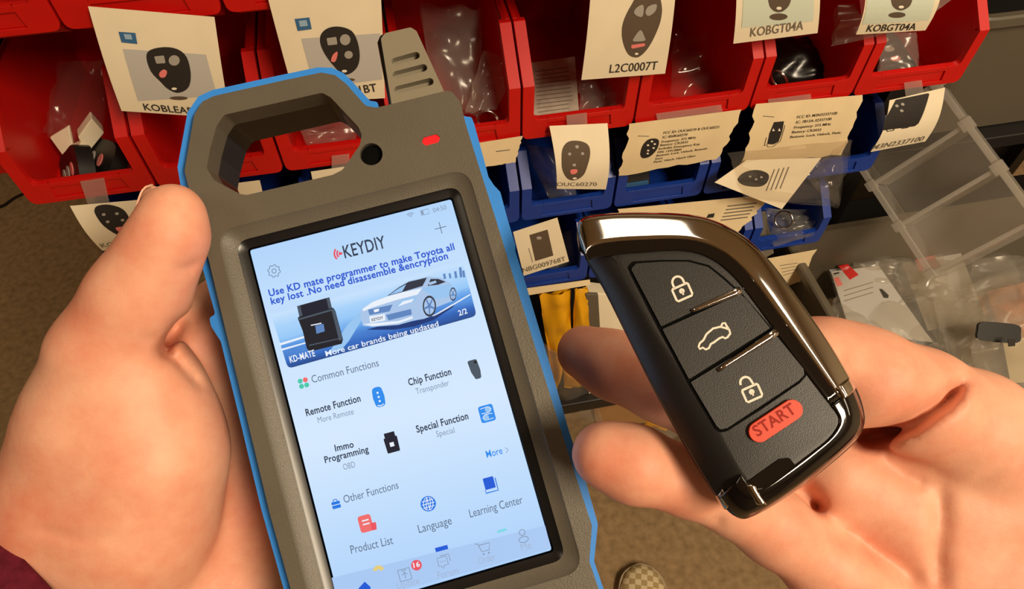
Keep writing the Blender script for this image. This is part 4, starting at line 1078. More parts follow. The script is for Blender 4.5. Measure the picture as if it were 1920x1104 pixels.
class Card:
    def __init__(self, name, label, px, n, bulge=0.0, twist=0.0, m='paper', torn=False, seed=1, group='tag cards on the bins', cat='card', nx=10, ny=12, pts=None):
        self.p = Patch(px, n, bulge, twist, pts); rnd = random.Random(seed)
        vs = []; fs = []
        for j in range(ny+1):
            for i in range(nx+1):
                s, t = i/nx, j/ny
                if torn and i in (0, nx): s += rnd.uniform(-.018, .018)
                if torn and j == ny: t += rnd.uniform(-.03, .02)
                vs.append(self.p.at(s, t))
        org = self.p.at(0.5, 1.0)
        for j in range(ny):
            for i in range(nx):
                a = j*(nx+1)+i; fs.append((a, a+nx+1, a+nx+2, a+1))
        self.org = org
        self.o = obj(name, [v-org for v in vs], fs, M[m], None, smooth=True); self.o.location = org
        so = self.o.modifiers.new('thick', 'SOLIDIFY'); so.thickness = 0.0003; so.offset = -1
        es = self.o.modifiers.new('edges', 'EDGE_SPLIT'); es.split_angle = math.radians(40)
        b = bmesh.new(); b.from_mesh(self.o.data)
        if sum((f.normal for f in b.faces), Vector()).dot(self.p.nrm) < 0: bmesh.ops.reverse_faces(b, faces=b.faces)
        b.to_mesh(self.o.data); b.free()
        tag(self.o, label, cat, group)
    @staticmethod
    def dice(P, tris, lim=13.0):
        """cut triangles until they are small enough to follow the bend of the card"""
        P = [tuple(p) for p in P]; out = []; todo = [tuple(t) for t in tris]; mid = {}
        while todo:
            t = todo.pop(); best = 0; e = 0
            for i in range(3):
                a, b = P[t[i]], P[t[(i+1) % 3]]; l = math.hypot(a[0]-b[0], a[1]-b[1])
                if l > best: best = l; e = i
            if best <= lim: out.append(t); continue
            i, j, k = t[e], t[(e+1) % 3], t[(e+2) % 3]; key_ = (min(i, j), max(i, j))
            if key_ not in mid: P.append(((P[i][0]+P[j][0])/2, (P[i][1]+P[j][1])/2)); mid[key_] = len(P)-1
            m_ = mid[key_]; todo += [(i, m_, k), (m_, j, k)]
        return P, out
    def fill(self, px, m, name='printed_picture', lift=1, rnd=None):
        P = [tuple(p) for p in px]
        if rnd: P = rounded(P, rnd, 3)
        P, tris = self.dice(P, tessellate_polygon([[Vector((p[0], -p[1], 0)) for p in P]]))
        vs = [self.p.pix(x, y, LIFT*lift)-self.org for x, y in P]
        fs = []
        for t in tris:
            nn = (vs[t[1]]-vs[t[0]]).cross(vs[t[2]]-vs[t[0]])
            fs.append(t if nn.dot(self.p.nrm) > 0 else t[::-1])
        return obj(name, vs, fs, M[m], self.o)
    def blob(self, px, m, lift=1, n=3, name='printed_picture'):
        return self.fill([tuple(p) for p in smooth_curve([Vector(p) for p in px], n, True)], m, name, lift)
    def ell(self, cx, cy, rx, ry, m, lift=2, rot=0): return self.fill(circle(cx, cy, rx, ry, 16, math.radians(rot)), m, 'printed_picture', lift)
    def text(self, s, p0, p1, cap, m='ink', bold=0.0, lift=2):
        vs, fs = text_mesh_2d(s, bold); a = Vector(p0); b = Vector(p1); d = b-a; w = max(v[0] for v in vs)
        up = Vector((d.y, -d.x)).normalized()
        # letters stand along the card's own upright, not square to the baseline
        s0, t0 = self.p.st(*p0); q = self.p.px; upc = (q[0]*(1-s0)+q[1]*s0) - (q[3]*(1-s0)+q[2]*s0); up = upc.normalized()
        return obj('lettering', [self.p.pix(*(a + d*(x/w) + up*(cap*y)), LIFT*lift)-self.org for x, y in vs], fs, M[m], self.o)
    def line(self, pts, w, m='ink', lift=2):
        for a, b in zip(pts, pts[1:]):
            a = Vector(a); b = Vector(b); d = (b-a).normalized(); q = Vector((-d.y, d.x))*w/2
            self.fill([a+q, b+q, b-q, a-q], m, 'printed_line', lift)
    def tape(self, px, n=0.002):
        vs = [on_rack(x, y, n)-self.org for x, y in px]
        o = obj('tape', vs, [(0, 1, 2, 3)], M['tape'], self.o)
        so = o.modifiers.new('thick', 'SOLIDIFY'); so.thickness = 0.0002
Q1 = lambda s, ox, oy: (lambda x, y: (ox + x/s, oy + y/s))

c = Card('tag_card', 'large cream tag card with a three button remote, hanging left of the tester', [(165, 12), (402, 32), (432, 222), (228, 208)], [.004, .004, .010, .012], bulge=.003)
z = Q1(2.3, 0, 0)
c.fill([z(525, 190), z(885, 215), z(935, 395), z(592, 425)], 'photo_grey', lift=1)
c.fill([z(507, 122), z(578, 127), z(587, 170), z(520, 163)], 'logo_blue', lift=2); c.fill([z(528, 130), z(560, 132), z(566, 152), z(536, 150)], 'logo_pale', lift=3)
c.blob([z(*p) for p in ((625, 225), (640, 195), (700, 183), (760, 192), (800, 225), (817, 290), (812, 345), (790, 372), (755, 382), (715, 362), (685, 330), (645, 285))], 'photo_key', 2)
c.fill([z(658, 220), z(700, 216), z(708, 248), z(668, 250)], 'photo_btn', lift=3, rnd=2); c.ell(*z(745, 237), 10.5, 9.5, 'photo_btn', 3); c.blob([z(680, 292), z(698, 275), z(714, 284), z(706, 308), z(686, 310)], 'photo_red', 3); c.ell(*z(745, 362), 5, 2.6, 'photo_white', 3); c.ell(*z(765, 408), 17, 4, 'photo_key2', 2)
c.text('KOBLEAR1XT', z(620, 470), (404, 216), 15, 'ink', 0.015)
c = Card('tag_card', 'cream tag card with a four button remote, tucked behind the antenna', [(500, -12), (714, -14), (722, 184), (556, 194)], [.004, .004, .010, .010], bulge=.002)
z = Q1(2.76, 480, 0)
c.fill([z(228, 175), z(640, 150), z(652, 395), z(300, 440)], 'photo_grey', lift=1)
c.fill([z(195, 80), z(270, 73), z(282, 128), z(210, 137)], 'logo_blue', lift=2); c.fill([z(215, 88), z(255, 84), z(262, 112), z(222, 116)], 'logo_pale', lift=3)
c.blob([z(*p) for p in ((325, 195), (332, 150), (370, 122), (430, 117), (490, 138), (520, 190), (532, 262), (520, 322), (482, 360), (442, 362), (400, 322), (350, 255))], 'photo_key', 2)
c.fill([z(358, 172), z(408, 165), z(415, 203), z(365, 208)], 'photo_btn', lift=3, rnd=2); c.ell(*z(455, 180), 10, 10, 'photo_btn', 3); c.ell(*z(473, 257), 8, 7.5, 'photo_btn', 3); c.blob([z(382, 290), z(390, 258), z(412, 240), z(415, 255), z(404, 292)], 'photo_red', 3); c.ell(*z(452, 345), 5, 2.8, 'photo_white', 3); c.ell(*z(470, 395), 14, 3.5, 'photo_key2', 2)
c.text('KOBUT1BT', (598, 184), (707, 168), 17, 'ink', 0.015)
c = Card('tag_card', 'tall cream tag card with a long oval remote, hanging right of the antenna', [(1112, -75), (1272, -75), (1247, 138), (1090, 150)], [.004, .004, .012, .012], bulge=.003)
z = Q1(5.333, 1080, 0)
c.blob([z(*p) for p in ((545, -10), (470, 130), (445, 250), (460, 380), (510, 500), (580, 540), (640, 520), (720, 420), (800, 250), (840, 120), (845, 0), (800, -120), (660, -160))], 'photo_key2', 1)
c.blob([z(565, 62), z(600, 15), z(660, 0), z(650, 105), z(590, 98)], 'photo_btn', 2); c.blob([z(680, 60), z(710, 10), z(790, -10), z(780, 55), z(720, 100), z(690, 92)], 'photo_btn', 2)
c.blob([z(630, 242), z(672, 318), z(672, 355), z(562, 360), z(567, 320)], 'photo_btn', 2); c.fill([z(535, 400), z(675, 380), z(680, 412), z(545, 442)], 'photo_red', lift=2, rnd=3); c.ell(*z(595, 498), 3.4, 2.4, 'photo_white', 2)
c.text('L2C0007T', z(327, 715), z(805, 682), 18.5, 'ink', 0.004)
c = Card('tag_card', 'cream tag card lettered KOBGT04A, the left one of the two at the top', [(1380, -70), (1535, -75), (1533, 62), (1375, 82)], [.004, .004, .012, .012], bulge=.003)
c.fill([(1392, -60), (1523, -62), (1522, 36), (1388, 48)], 'photo_teal', lift=1); c.blob([(1436, -40), (1480, -40), (1478, -4), (1468, 12), (1456, 17), (1444, 12), (1437, -2)], 'photo_key2', 2); c.ell(1456, 9, 5, 3, 'photo_white', 3); c.ell(1456, 26, 17, 7, 'photo_key2', 2)
c.text('KOBGT04A', (1405, 67), (1504, 53), 19, 'ink_soft', 0.006)
c = Card('tag_card', 'cream tag card lettered KOBGT04A, the right one near the end of the top row', [(1622, -60), (1770, -62), (1735, 57), (1605, 65)], [.004, .004, .016, .014], bulge=.006)
c.fill([(1622, -50), (1752, -52), (1736, 34), (1612, 42)], 'photo_teal', lift=1); c.blob([(1662, -40), (1706, -42), (1700, -4), (1692, 8), (1680, 13), (1668, 8), (1662, -4)], 'photo_key2', 2); c.ell(1680, 6, 5, 2.8, 'photo_white', 3); c.ell(1674, 22, 16, 6, 'photo_key2', 2)
c.text('KOBGT04A', (1622, 58), (1714, 55), 15.5, 'ink', 0.008)
c = Card('tag_card', 'small curled cream card with a grey five button remote, right of the tester', [(1030, 236), (1139, 231), (1136, 355), (1044, 354)], [.003, .003, .020, .020], bulge=.008)
z = Q1(2.905, 900, 180)
c.blob([z(*p) for p in ((430, 340), (435, 270), (470, 232), (530, 228), (575, 245), (585, 285), (570, 350), (550, 410), (510, 443), (470, 435), (440, 390))], 'photo_key2', 1)
for x, y, r in ((515, 255, 3.4), (473, 290, 3), (543, 288, 3), (497, 348, 3.4)): c.ell(*z(x, y), r, r*.85, 'photo_btn', 2)
c.blob([z(478, 378), z(497, 372), z(515, 376), z(512, 395), z(492, 404), z(480, 395)], 'photo_red', 2); c.ell(*z(505, 430), 4, 2.4, 'photo_white', 2)
c.text('OUC60270', z(415, 484), z(632, 482), 9, 'ink_soft'); c.tape([(1062, 216), (1100, 211), (1102, 240), (1064, 242)])
c = Card('parts_card', 'torn buff card with a dark oval remote and many text lines', [(1182, 232), (1393, 205), (1345, 297), (1157, 332)], [.003, .003, .006, .006], bulge=.002, m='kraft', torn=True, seed=4)
z = Q1(3.84, 1140, 190)
c.blob([z(*p) for p in ((228, 355), (245, 300), (285, 260), (340, 253), (362, 275), (345, 330), (300, 380), (255, 395), (235, 385))], 'photo_key', 1)
for x, y in ((310, 272), (282, 298), (330, 290), (322, 318), (283, 336), (280, 358)): c.ell(*z(x, y), 2.2, 1.6, 'photo_white', 2)
c.line([z(212, 236), z(290, 237)], 1.1, 'ink_soft')
for s, a, b in (('FCC ID: OUC60270 & OUC60221', (392, 222), (792, 178)), ('IC: 850K60270', (385, 251), (563, 231)), ('Frequency: 315 MHz', (378, 282), (625, 250)), ('Battery: CR2032', (368, 306), (568, 282)), ('Includes Emergency Key', (358, 331), (655, 297)), ('P/N: 15912860', (350, 358), (520, 337)), ('Buttons: Lock, Unlock, Remote', (342, 383), (708, 331)), ('Start,', (333, 408), (390, 400)), ('Panic, Hatch, Hatch Glass', (325, 433), (625, 388))):
    c.text(s, z(*a), z(*b), 4.4, 'ink', 0.006)
c.tape([(1230, 213), (1352, 196), (1356, 214), (1234, 231)])
c = Card('parts_card', 'torn buff card with a dark square remote and five text lines', [(1418, 195), (1618, 178), (1575, 290), (1388, 312)], [.003, .003, .010, .010], bulge=.003, m='kraft', torn=True, seed=9)
c.fill([z(1185, 132), z(1257, 125), z(1240, 200), z(1215, 270), z(1180, 290), z(1135, 287), z(1150, 210)], 'photo_key', lift=1, rnd=1.2)
c.line([z(1262, 150), z(1228, 265), z(1195, 290), z(1180, 306), z(1140, 308), z(1135, 290), z(1115, 298), z(1130, 235)], 0.8, 'photo_key', 2)
c.fill([z(1178, 172), z(1188, 190), z(1170, 192)], 'photo_white', lift=2); c.fill([z(1220, 170), z(1230, 190), z(1212, 192)], 'photo_white', lift=2); c.line([z(1110, 92), z(1188, 97)], 1.1, 'ink_soft')
for s, a, b in (('FCC ID: M3N32337100', (1348, 106), (1638, 77)), ('IC: 7812A-32337100', (1340, 140), (1595, 115)), ('Frequency: 315 MHz', (1325, 175), (1590, 150)), ('Battery: CR2032', (1310, 208), (1520, 190)), ('Buttons: Lock, Unlock, Panic', (1297, 243), (1665, 210))):
    c.text(s, z(*a), z(*b), 4.8, 'ink', 0.006)
c.tape([(1440, 186), (1520, 176), (1522, 194), (1442, 204)])
c = Card('tag_card', 'cream tag card curling away under the last red bin, dark folding remote', [(1668, 188), (1772, 164), (1735, 265), (1632, 285)], [.003, .003, .014, .014], bulge=.006)
z = Q1(2.76, 1400, 0)
c.fill([z(770, 515), z(945, 478), z(870, 620), z(852, 634), z(685, 656), z(698, 605)], 'photo_key', lift=1, rnd=2)
for q in (((705, 642), (748, 636), (742, 655), (710, 660)), ((778, 628), (825, 620), (816, 640), (785, 645))): c.line([z(*p) for p in q+(q[0],)], 1.4, 'photo_key', 2)
for x, y in ((770, 540), (800, 532), (790, 560)): c.ell(*z(x, y), 3.2, 2.2, 'photo_btn', 2)
c.text('M3N2337100', z(640, 770), z(906, 725), 12.5, 'ink_soft', 0.006); c.tape([(1695, 155), (1728, 150), (1732, 176), (1698, 180)])
c = Card('tag_card', 'small cream card with a five button remote, hanging behind the thumb', [(131, 386), (270, 374), (300, 460), (192, 470)], [.003, .003, .006, .012], bulge=.004)
z = Q1(2.3, 0, 0)
c.blob([z(*p) for p in ((407, 900), (420, 885), (470, 880), (530, 895), (560, 930), (570, 975), (545, 1010), (510, 1000), (450, 960), (415, 920))], 'photo_key', 1)
for x, y in ((448, 915), (505, 911), (466, 942), (530, 935)): c.ell(*z(x, y), 3.6, 2.2, 'photo_btn', 2)
c.blob([z(500, 966), z(530, 962), z(533, 976), z(516, 984)], 'photo_red', 2); c.ell(*z(533, 1000), 3.6, 2.2, 'photo_white', 2)
c.text('KOBGT04A', z(443, 1062), z(660, 1028), 11, 'ink_soft', 0.004); c.tape([(150, 340), (195, 333), (205, 378), (165, 384)])
c = Card('tag_card', 'small square cream card with a smart card remote, right edge of the tester', [(962, 435), (1045, 408), (1067, 490), (982, 517)], [.003, .003, .008, .008], bulge=.001)
z = Q1(2.905, 900, 180)
c.fill([z(268, 752), z(367, 722), z(398, 862), z(300, 892)], 'photo_key2', lift=1); c.line([z(263, 818), z(286, 897)], 1.4, 'photo_btn'); c.ell(*z(320, 765), 5, 3, 'photo_btn', 2)
c.text('NBG009768T', z(234, 957), z(467, 893), 9, 'ink_soft', 0.004)
c = Card('parts_card', 'torn blank buff card right of the tester, below the silver ring', [(885, 270), (980, 255), (966, 304), (902, 314)], [.003, .003, .006, .006], m='kraft', torn=True, seed=3)
c.line([(930, 283), (956, 280)], 1.6, 'ink_soft')
c = Card('parts_card', 'buff card along the upper blue lip, behind the key top', [(1160, 392), (1450, 364), (1385, 436), (1150, 452)], [.003, .003, .012, .012], m='kraft', torn=True, seed=7)
for k in range(5): c.line([(1362-k*3, 386+k*6.5), (1418-k*4, 380+k*6.5)], 2.2, 'ink_soft')
c.fill([(1326, 401), (1338, 399), (1336, 407), (1322, 408)], 'photo_key')
c = Card('parts_card', 'torn buff card under the end of the lower blue row, beside the chrome shoulder', [(1400, 492), (1530, 468), (1502, 528), (1440, 545)], [.003, .003, .010, .010], m='kraft', torn=True, seed=8)
for k in range(4): c.line([(1462+k*2, 497+k*6), (1496-k*3, 492+k*6)], 1.0, 'ink_soft')
c = Card('parts_card', 'narrow buff strip stuck along the lower blue lip beside the tester', [(984, 541), (1106, 524), (1107, 534), (988, 554)], [.003, .003, .006, .006], m='kraft', seed=2)
c = Card('tag_card', 'cream card seen through the lower left of the tester handle', [(415, 347), (487, 338), (508, 425), (425, 436)], [.003, .003, .008, .008], seed=2)
c = Card('tag_card', 'cream card seen through the lower right of the tester handle', [(583, 322), (690, 306), (692, 396), (600, 410)], [.003, .003, .008, .008], seed=2)
c.tape([(622, 292), (655, 288), (655, 312), (622, 316)])

# ------------------------------------------------------------------ bags and the things in the bins
def bag(label, px, n, m='film', puff=0.004, crumple=0.004, seed=1, name='clear_bag', group='clear bags', pts=None, grid=16, cat='bag'):
    """a puffed, crumpled film pouch of two walls over four corners"""
    P = pts or [on_rack(p[0], p[1], q) for p, q in zip(px, n if isinstance(n, (list, tuple)) else [n]*4)]
    a, b, cc, d = P; nrm = (b-a).cross(d-a).normalized()
    if nrm.dot(CAM-a) < 0: nrm = -nrm
    mb = MB(); g = grid; sc = 1.0/max((b-a).length, (d-a).length)
    for side in (1, -1):
        vs = []
        for j in range(g+1):
            for i in range(g+1):
                s, t = i/g, j/g
                p = a*(1-s)*(1-t)+b*s*(1-t)+cc*s*t+d*(1-s)*t
                e = (math.sin(math.pi*s)*math.sin(math.pi*t))**0.5 if 0 < s < 1 and 0 < t < 1 else 0
                w = noise.noise(Vector((s*2.1+seed*7.3, t*2.4+seed, side*0.4)))
                w2 = abs(noise.noise(Vector((s*1.6-seed*3.1, t*3.6+seed*2, side*0.7))))
                p = p + nrm*(side*puff*e + crumple*(w + 1.2*w2 - 0.4))
                jag = noise.noise(Vector((s*5+seed, t*5, 9.0)))*0.02
                p = p + (b-a)*jag*(1 if i in (0, g) else 0) + (d-a)*jag*(1 if j in (0, g) else 0)
                vs.append(p-cc)
        mb.add(vs, [(j*(g+1)+i, j*(g+1)+i+1, (j+1)*(g+1)+i+1, (j+1)*(g+1)+i) for j in range(g) for i in range(g)])
    o = mb.build(name, M[m], None, smooth=True); o.location = cc
    tag(o, label, cat, group)
    return o
def remote(label, pos, rot, L=0.06, W=0.034, T=0.012, seed=0, group='loose remotes in the bins', nb=3):
    t = empty('key_remote', pos, rot); tag(t, label, 'remote', group)
    P = [(-W*.42, -L*.5), (W*.42, -L*.5), (W*.5, 0), (W*.44, L*.42), (0, L*.5), (-W*.44, L*.42), (-W*.5, 0)]
    P = [tuple(p) for p in smooth_curve([Vector(p) for p in P], 4, True)]
    MB().prism(P, -T/2, T/2).build('case', M['fob_black'], t, bevel=0.0035, seg=3)
    for k in range(nb):
        MB().prism(circle(0, L*(.28-.24*k), W*.16, W*.11, 14), T/2-.0005, T/2+.0007).build('button', M['photo_btn' if k < nb-1 else 'photo_red'], t, bevel=0.0003)
    return t
def face_rot(spin, tilt=0.0, roll=0.0):
    """orientation that looks towards the viewer, spun in the picture plane and leaned"""
    base = Matrix((CR, CU, -CF)).transposed()
    return base @ Matrix.Rotation(math.radians(spin), 3, 'Z') @ Matrix.Rotation(math.radians(tilt), 3, 'X') @ Matrix.Rotation(math.radians(roll), 3, 'Y')
def ring(label, px, n, r, spin=(0, 0), wire=0.0009, group='silver split rings'):
    mb = MB(); c0 = on_rack(*px, n); R_ = face_rot(0, *spin)
    for k in range(2):
        mb.tube([R_@Vector((r*math.cos(t), r*math.sin(t), k*wire*1.6)) for t in [2*math.pi*i/28 for i in range(28)]], wire, 8, True)
    o = mb.build('split_ring', M['steel'], None, smooth=True); o.location = c0
    tag(o, label, 'ring', group); return o
def pkt(name, label, px, n, m, thick=0.003, group=None, cat='packet', pts=None):
    """a thin slab over four corners"""
    P = pts or [on_rack(p[0], p[1], q) for p, q in zip(px, n if isinstance(n, (list, tuple)) else [n]*4)]
    nr = (P[1]-P[0]).cross(P[3]-P[0]).normalized()
    if nr.dot(CAM-P[0]) < 0: nr = -nr
    mb = MB(); o0 = P[2]
    mb.add([p-o0 for p in P]+[p-nr*thick-o0 for p in P], [(0, 1, 2, 3), (7, 6, 5, 4), (0, 4, 5, 1), (1, 5, 6, 2), (2, 6, 7, 3), (3, 7, 4, 0)])
    o = mb.build(name, M[m], None); o.location = o0
    b = bmesh.new(); b.from_mesh(o.data); bmesh.ops.recalc_face_normals(b, faces=b.faces); b.to_mesh(o.data); b.free()
    add_bevel(o, min(0.0012, thick*.3)); tag(o, label, cat, group); return o
# leftmost bin: cream carton, smoky bag, remotes
bag('dark smoky clear bag standing in the leftmost red bin', [(112, 118), (200, 110), (190, 290), (82, 250)], [-.13, -.13, -.06, -.06], 'film', .004, .008, 2)
pkt('carton', 'upper cream folded carton in the leftmost red bin', [(172, 222), (196, 250), (162, 292), (146, 258)], [-.05, -.05, -.045, -.045], 'paper', .012, 'cream cartons', 'box')
pkt('carton', 'lower small cream carton end in the leftmost red bin', [(124, 284), (150, 270), (166, 290), (136, 310)], [-.042, -.042, -.04, -.04], 'paper', .010, 'cream cartons', 'box')
pkt('carton', 'grey white carton side leaning in the leftmost red bin', [(92, 258), (128, 236), (140, 290), (130, 310)], [-.055, -.055, -.048, -.048], 'paper', .004, 'cream cartons', 'box')
remote('black remote lying right of the cream cartons in the leftmost red bin', on_rack(190, 300, -.040), face_rot(70, -35))
remote('black remote lying below the cream cartons in the leftmost red bin', on_rack(145, 322, -.030), face_rot(100, -45), L=.05)
# behind the antenna
bag('tall clear bag right of the antenna', [(785, 15), (905, 10), (900, 215), (820, 190)], [-.10, -.10, -.03, -.03], 'film_milky', .005, .012, 5)
bag('folded clear bag between antenna and red divider', [(905, 95), (978, 112), (930, 205), (872, 210)], [-.06, -.05, -.02, -.02], 'film_milky', .003, .008, 8)
bag('clear bag seen in the handle opening', [(560, 235), (668, 218), (668, 292), (585, 305)], [-.05, -.05, -.02, -.02], 'film_milky', .006, .008, 11)
ring('silver split ring right of the tester, on the red bin lip', (915, 229), -.012, .0095, (-15, 20), .0011)
c = Card('printed_sheet', 'grey printed leaflet standing in the red bin above the curled card', [(992, 118), (1078, 106), (1086, 214), (1000, 226)], [-.07, -.07, -.022, -.022], m='leaflet', seed=5, group=None, cat='leaflet')
for k in range(11): c.line([(1003+k*.5, 135+k*7.6), (1066+(k*37 % 9), 127+k*7.6)], 1.6, 'ink_soft', 2)
bag('pinkish clear bag beside the grey leaflet', [(1080, 130), (1160, 150), (1158, 208), (1092, 212)], [-.06, -.06, -.022, -.022], 'film_milky', .006, .01, 13)
bag('clear bag right of the long oval remote card', [(1262, 70), (1372, 58), (1362, 170), (1258, 205)], [-.09, -.09, -.04, -.03], 'film', .006, .012, 17)
M['pouch'] = mat('black_pouch_film', lin(20, 18, 18), rough=0.25, spec=0.5)
bag('black glossy pouch in the red bin beside the split ring', [(1442, 72), (1548, 66), (1556, 160), (1450, 180)], [-.08, -.08, -.03, -.03], 'pouch', .008, .008, 21, name='black_pouch', group=None)
ring('thin silver ring on the black pouch', (1461, 150), -.018, .0095, (-20, 25), .0006)
bag('clear ribbed bag draped into the last red bin', [(1570, 10), (1800, -12), (1715, 50), (1560, 85)], [-.03, -.03, .001, .001], 'film_milky', .003, .006, 24)
bag('clear bag hanging in the last red bin', [(1648, 62), (1718, 60), (1722, 136), (1650, 148)], [-.05, -.05, -.02, -.02], 'film_milky', .004, .004, 27)
remote('black remote with silver edge inside the last red bin', on_rack(1665, 105, -.05), face_rot(10, -30), L=.055, W=.03)
# blue bins
bag('clear bag in the blue bin behind the curled card', [(985, 270), (1050, 280), (1090, 385), (1035, 388)], [-.05, -.05, -.015, -.015], 'film_milky', .005, .010, 31)
rp_ = pkt('retail_packet', 'red and blue packet in the blue bin below the buff card', [(1148, 318), (1218, 308), (1219, 345), (1150, 362)], [-.05, -.05, -.03, -.03], 'photo_key', .004, None)
bd_ = pkt('band', None, [(1150, 348), (1216, 338), (1217, 352), (1152, 363)], [-.028, -.028, -.025, -.025], 'logo_blue', .002, None, None)
bd_.location = bd_.location - rp_.location; bd_.parent = rp_
bag('grey clear bag on the lower blue bin behind the square card', [(1035, 440), (1075, 430), (1080, 500), (1030, 505)], [-.05, -.05, -.02, -.02], 'film_milky', .005, .006, 33)
# bagged instruction card on the right
bag('long clear bag with a printed card, hanging over the right blue bins', [(1365, 288), (1598, 262), (1568, 388), (1398, 372)], [.012, .012, .030, .030], 'film', .004, .006, 36)
c = Card('instruction_card', 'cream printed card inside the long clear bag', [(1400, 300), (1540, 296), (1466, 392), (1340, 342)], [.014, .014, .026, .022], m='paper', seed=5, group=None)
c.blob([(1382, 335), (1396, 322), (1420, 318), (1440, 326), (1436, 342), (1420, 349), (1392, 346)], 'photo_key', 1)
for k in range(4): c.line([(1478-k*9, 312+k*1.5), (1462-k*9, 352+k*1.5)], 1.6, 'ink_soft', 2)
for x, y in ((1405, 330), (1416, 335), (1426, 331)): c.ell(x, y, 2.6, 2, 'photo_btn', 2)
bag('dark tinted bag tail below the instruction card', [(1500, 320), (1590, 255), (1572, 385), (1545, 370)], [.010, .005, .030, .026], 'film', .004, .008, 39)
bag('clear bag filling the last lower blue bin', [(1438, 390), (1520, 395), (1528, 440), (1452, 462)], [-.03, -.03, .004, .004], 'film_milky', .008, .010, 41)
ring('silver ring in the clear bag of the last lower blue bin', (1470, 412), -.012, .0095, (20, -30), .0012)
pkt('grey_pouch', 'dark grey pouch leaning beside the clear bag, behind the chrome shoulder', [(1385, 410), (1436, 395), (1452, 475), (1425, 490)], [-.03, -.03, .002, .002], 'tote', .004, None, 'pouch')

# ------------------------------------------------------------------ things on the black shelf under the bins
def mailer(label, px, n, seed, m='yellow', group='yellow mailers', name='padded_mailer', crumple=.006, puff=.006):
    return bag(label, px, n, m, puff, crumple, seed, name=name, group=group, cat='envelope')
mailer('tall crumpled yellow mailer next to the tester, left one', [(1012, 556), (1072, 546), (1068, 668), (1040, 742)], [.000, .000, .025, .030], 51, crumple=.011)
mailer('narrow yellow mailer beside the crumpled one', [(1078, 543), (1102, 539), (1108, 640), (1074, 632)], [.004, .004, .02, .02], 53, crumple=.003)
mailer('small yellow mailer end below the index fingertip', [(1056, 676), (1104, 690), (1098, 728), (1058, 726)], [.03, .03, .03, .03], 55, crumple=.002)
mailer('small bright yellow mailer corner under the key', [(1206, 766), (1262, 776), (1250, 806), (1210, 798)], [.042, .042, .044, .044], 57, crumple=.002)
bag('milky clear bag on the shelf beside the tester', [(1010, 640), (1108, 700), (1130, 790), (1040, 790)], [.030, .030, .045, .045], 'film_milky', .012, .010, 59)
pkt('white_carton', 'white carton standing behind the index finger', [(1104, 548), (1172, 556), (1172, 650), (1108, 640)], [.000, .000, .012, .012], 'paper', .02, None, 'box')
pkt('grey_tube', 'grey plastic strip standing before the white carton', [(1098, 552), (1122, 552), (1126, 622), (1104, 622)], [.010, .010, .016, .016], 'tote', .004, None, 'strip')
pkt('paper_slip', 'white paper slip below the index finger', [(1102, 700), (1178, 716), (1174, 752), (1106, 768)], [.040, .040, .046, .046], 'paper', .0008, None, 'paper')
pkt('cardboard_box', 'brown cardboard box on the front of the black shelf', [(1112, 764), (1214, 744), (1224, 792), (1118, 800)], [.036, .036, .046, .046], 'cardboard', .03, None, 'box')
bag('crumpled clear bag at the shelf edge under the key', [(1218, 788), (1270, 790), (1275, 822), (1226, 822)], [.044, .044, .048, .048], 'film_milky', .006, .006, 61)

# ------------------------------------------------------------------ grey totes, clear organiser and their bags
def tote(label, u0, u1, n0, n1, z0, z1, dark_inside=None, name='plastic_tote'):
    t = empty(name, rack((u0+u1)/2, (n0+n1)/2, z0), ROTZ); tag(t, label, 'tote')
    hw, hd, h, th = (u1-u0)/2, (n1-n0)/2, z1-z0, 0.003
    w = MB(); k = 0.93
    O = rounded([(-hw, -hd), (hw, -hd), (hw, hd), (-hw, hd)], 0.02, 5)
    I = inset2d(O, th)
    f = lambda L, z, s: [Vector((x*s, y*s, z)) for x, y in L]
    w.loft([f(O, 0, k), f(O, h, 1.0), f(I, h, 1.0), f(I, th, k)], True, True)
    w.build('wall', M['tote'], t)
    rim = MB().loft([f(O, h-.010, 1.0), f(inset2d(O, -.007), h-.010, 1), f(inset2d(O, -.007), h-.001, 1), f(inset2d(O, -.005), h+.001, 1), f(inset2d(O, .001), h+.001, 1), f(inset2d(O, .001), h-.004, 1)])
    rim.build('rim', M['tote'], t, bevel=0)
    if dark_inside: MB().prism(inset2d(O, .004), h-.012, h-.008).build('dark_inside', M['black_steel'], t)  # black sheet under the rim, standing in for the shaded inside and black contents
    return t
tote('tall grey plastic tote on the black shelf at the right', .462, 1.19, -.42, -.062, .915, 1.075, dark_inside=True)
tote('wide shallow grey tote heaped with clear bags at the lower right', .345, 1.10, -.040, .285, .652, .81)
pkt('yellow_box', 'small yellow box in the dark at the top right edge', [(1884, 34), (1935, 28), (1940, 55), (1905, 60)], [-.18]*4, 'yellow', .03, None, 'box')
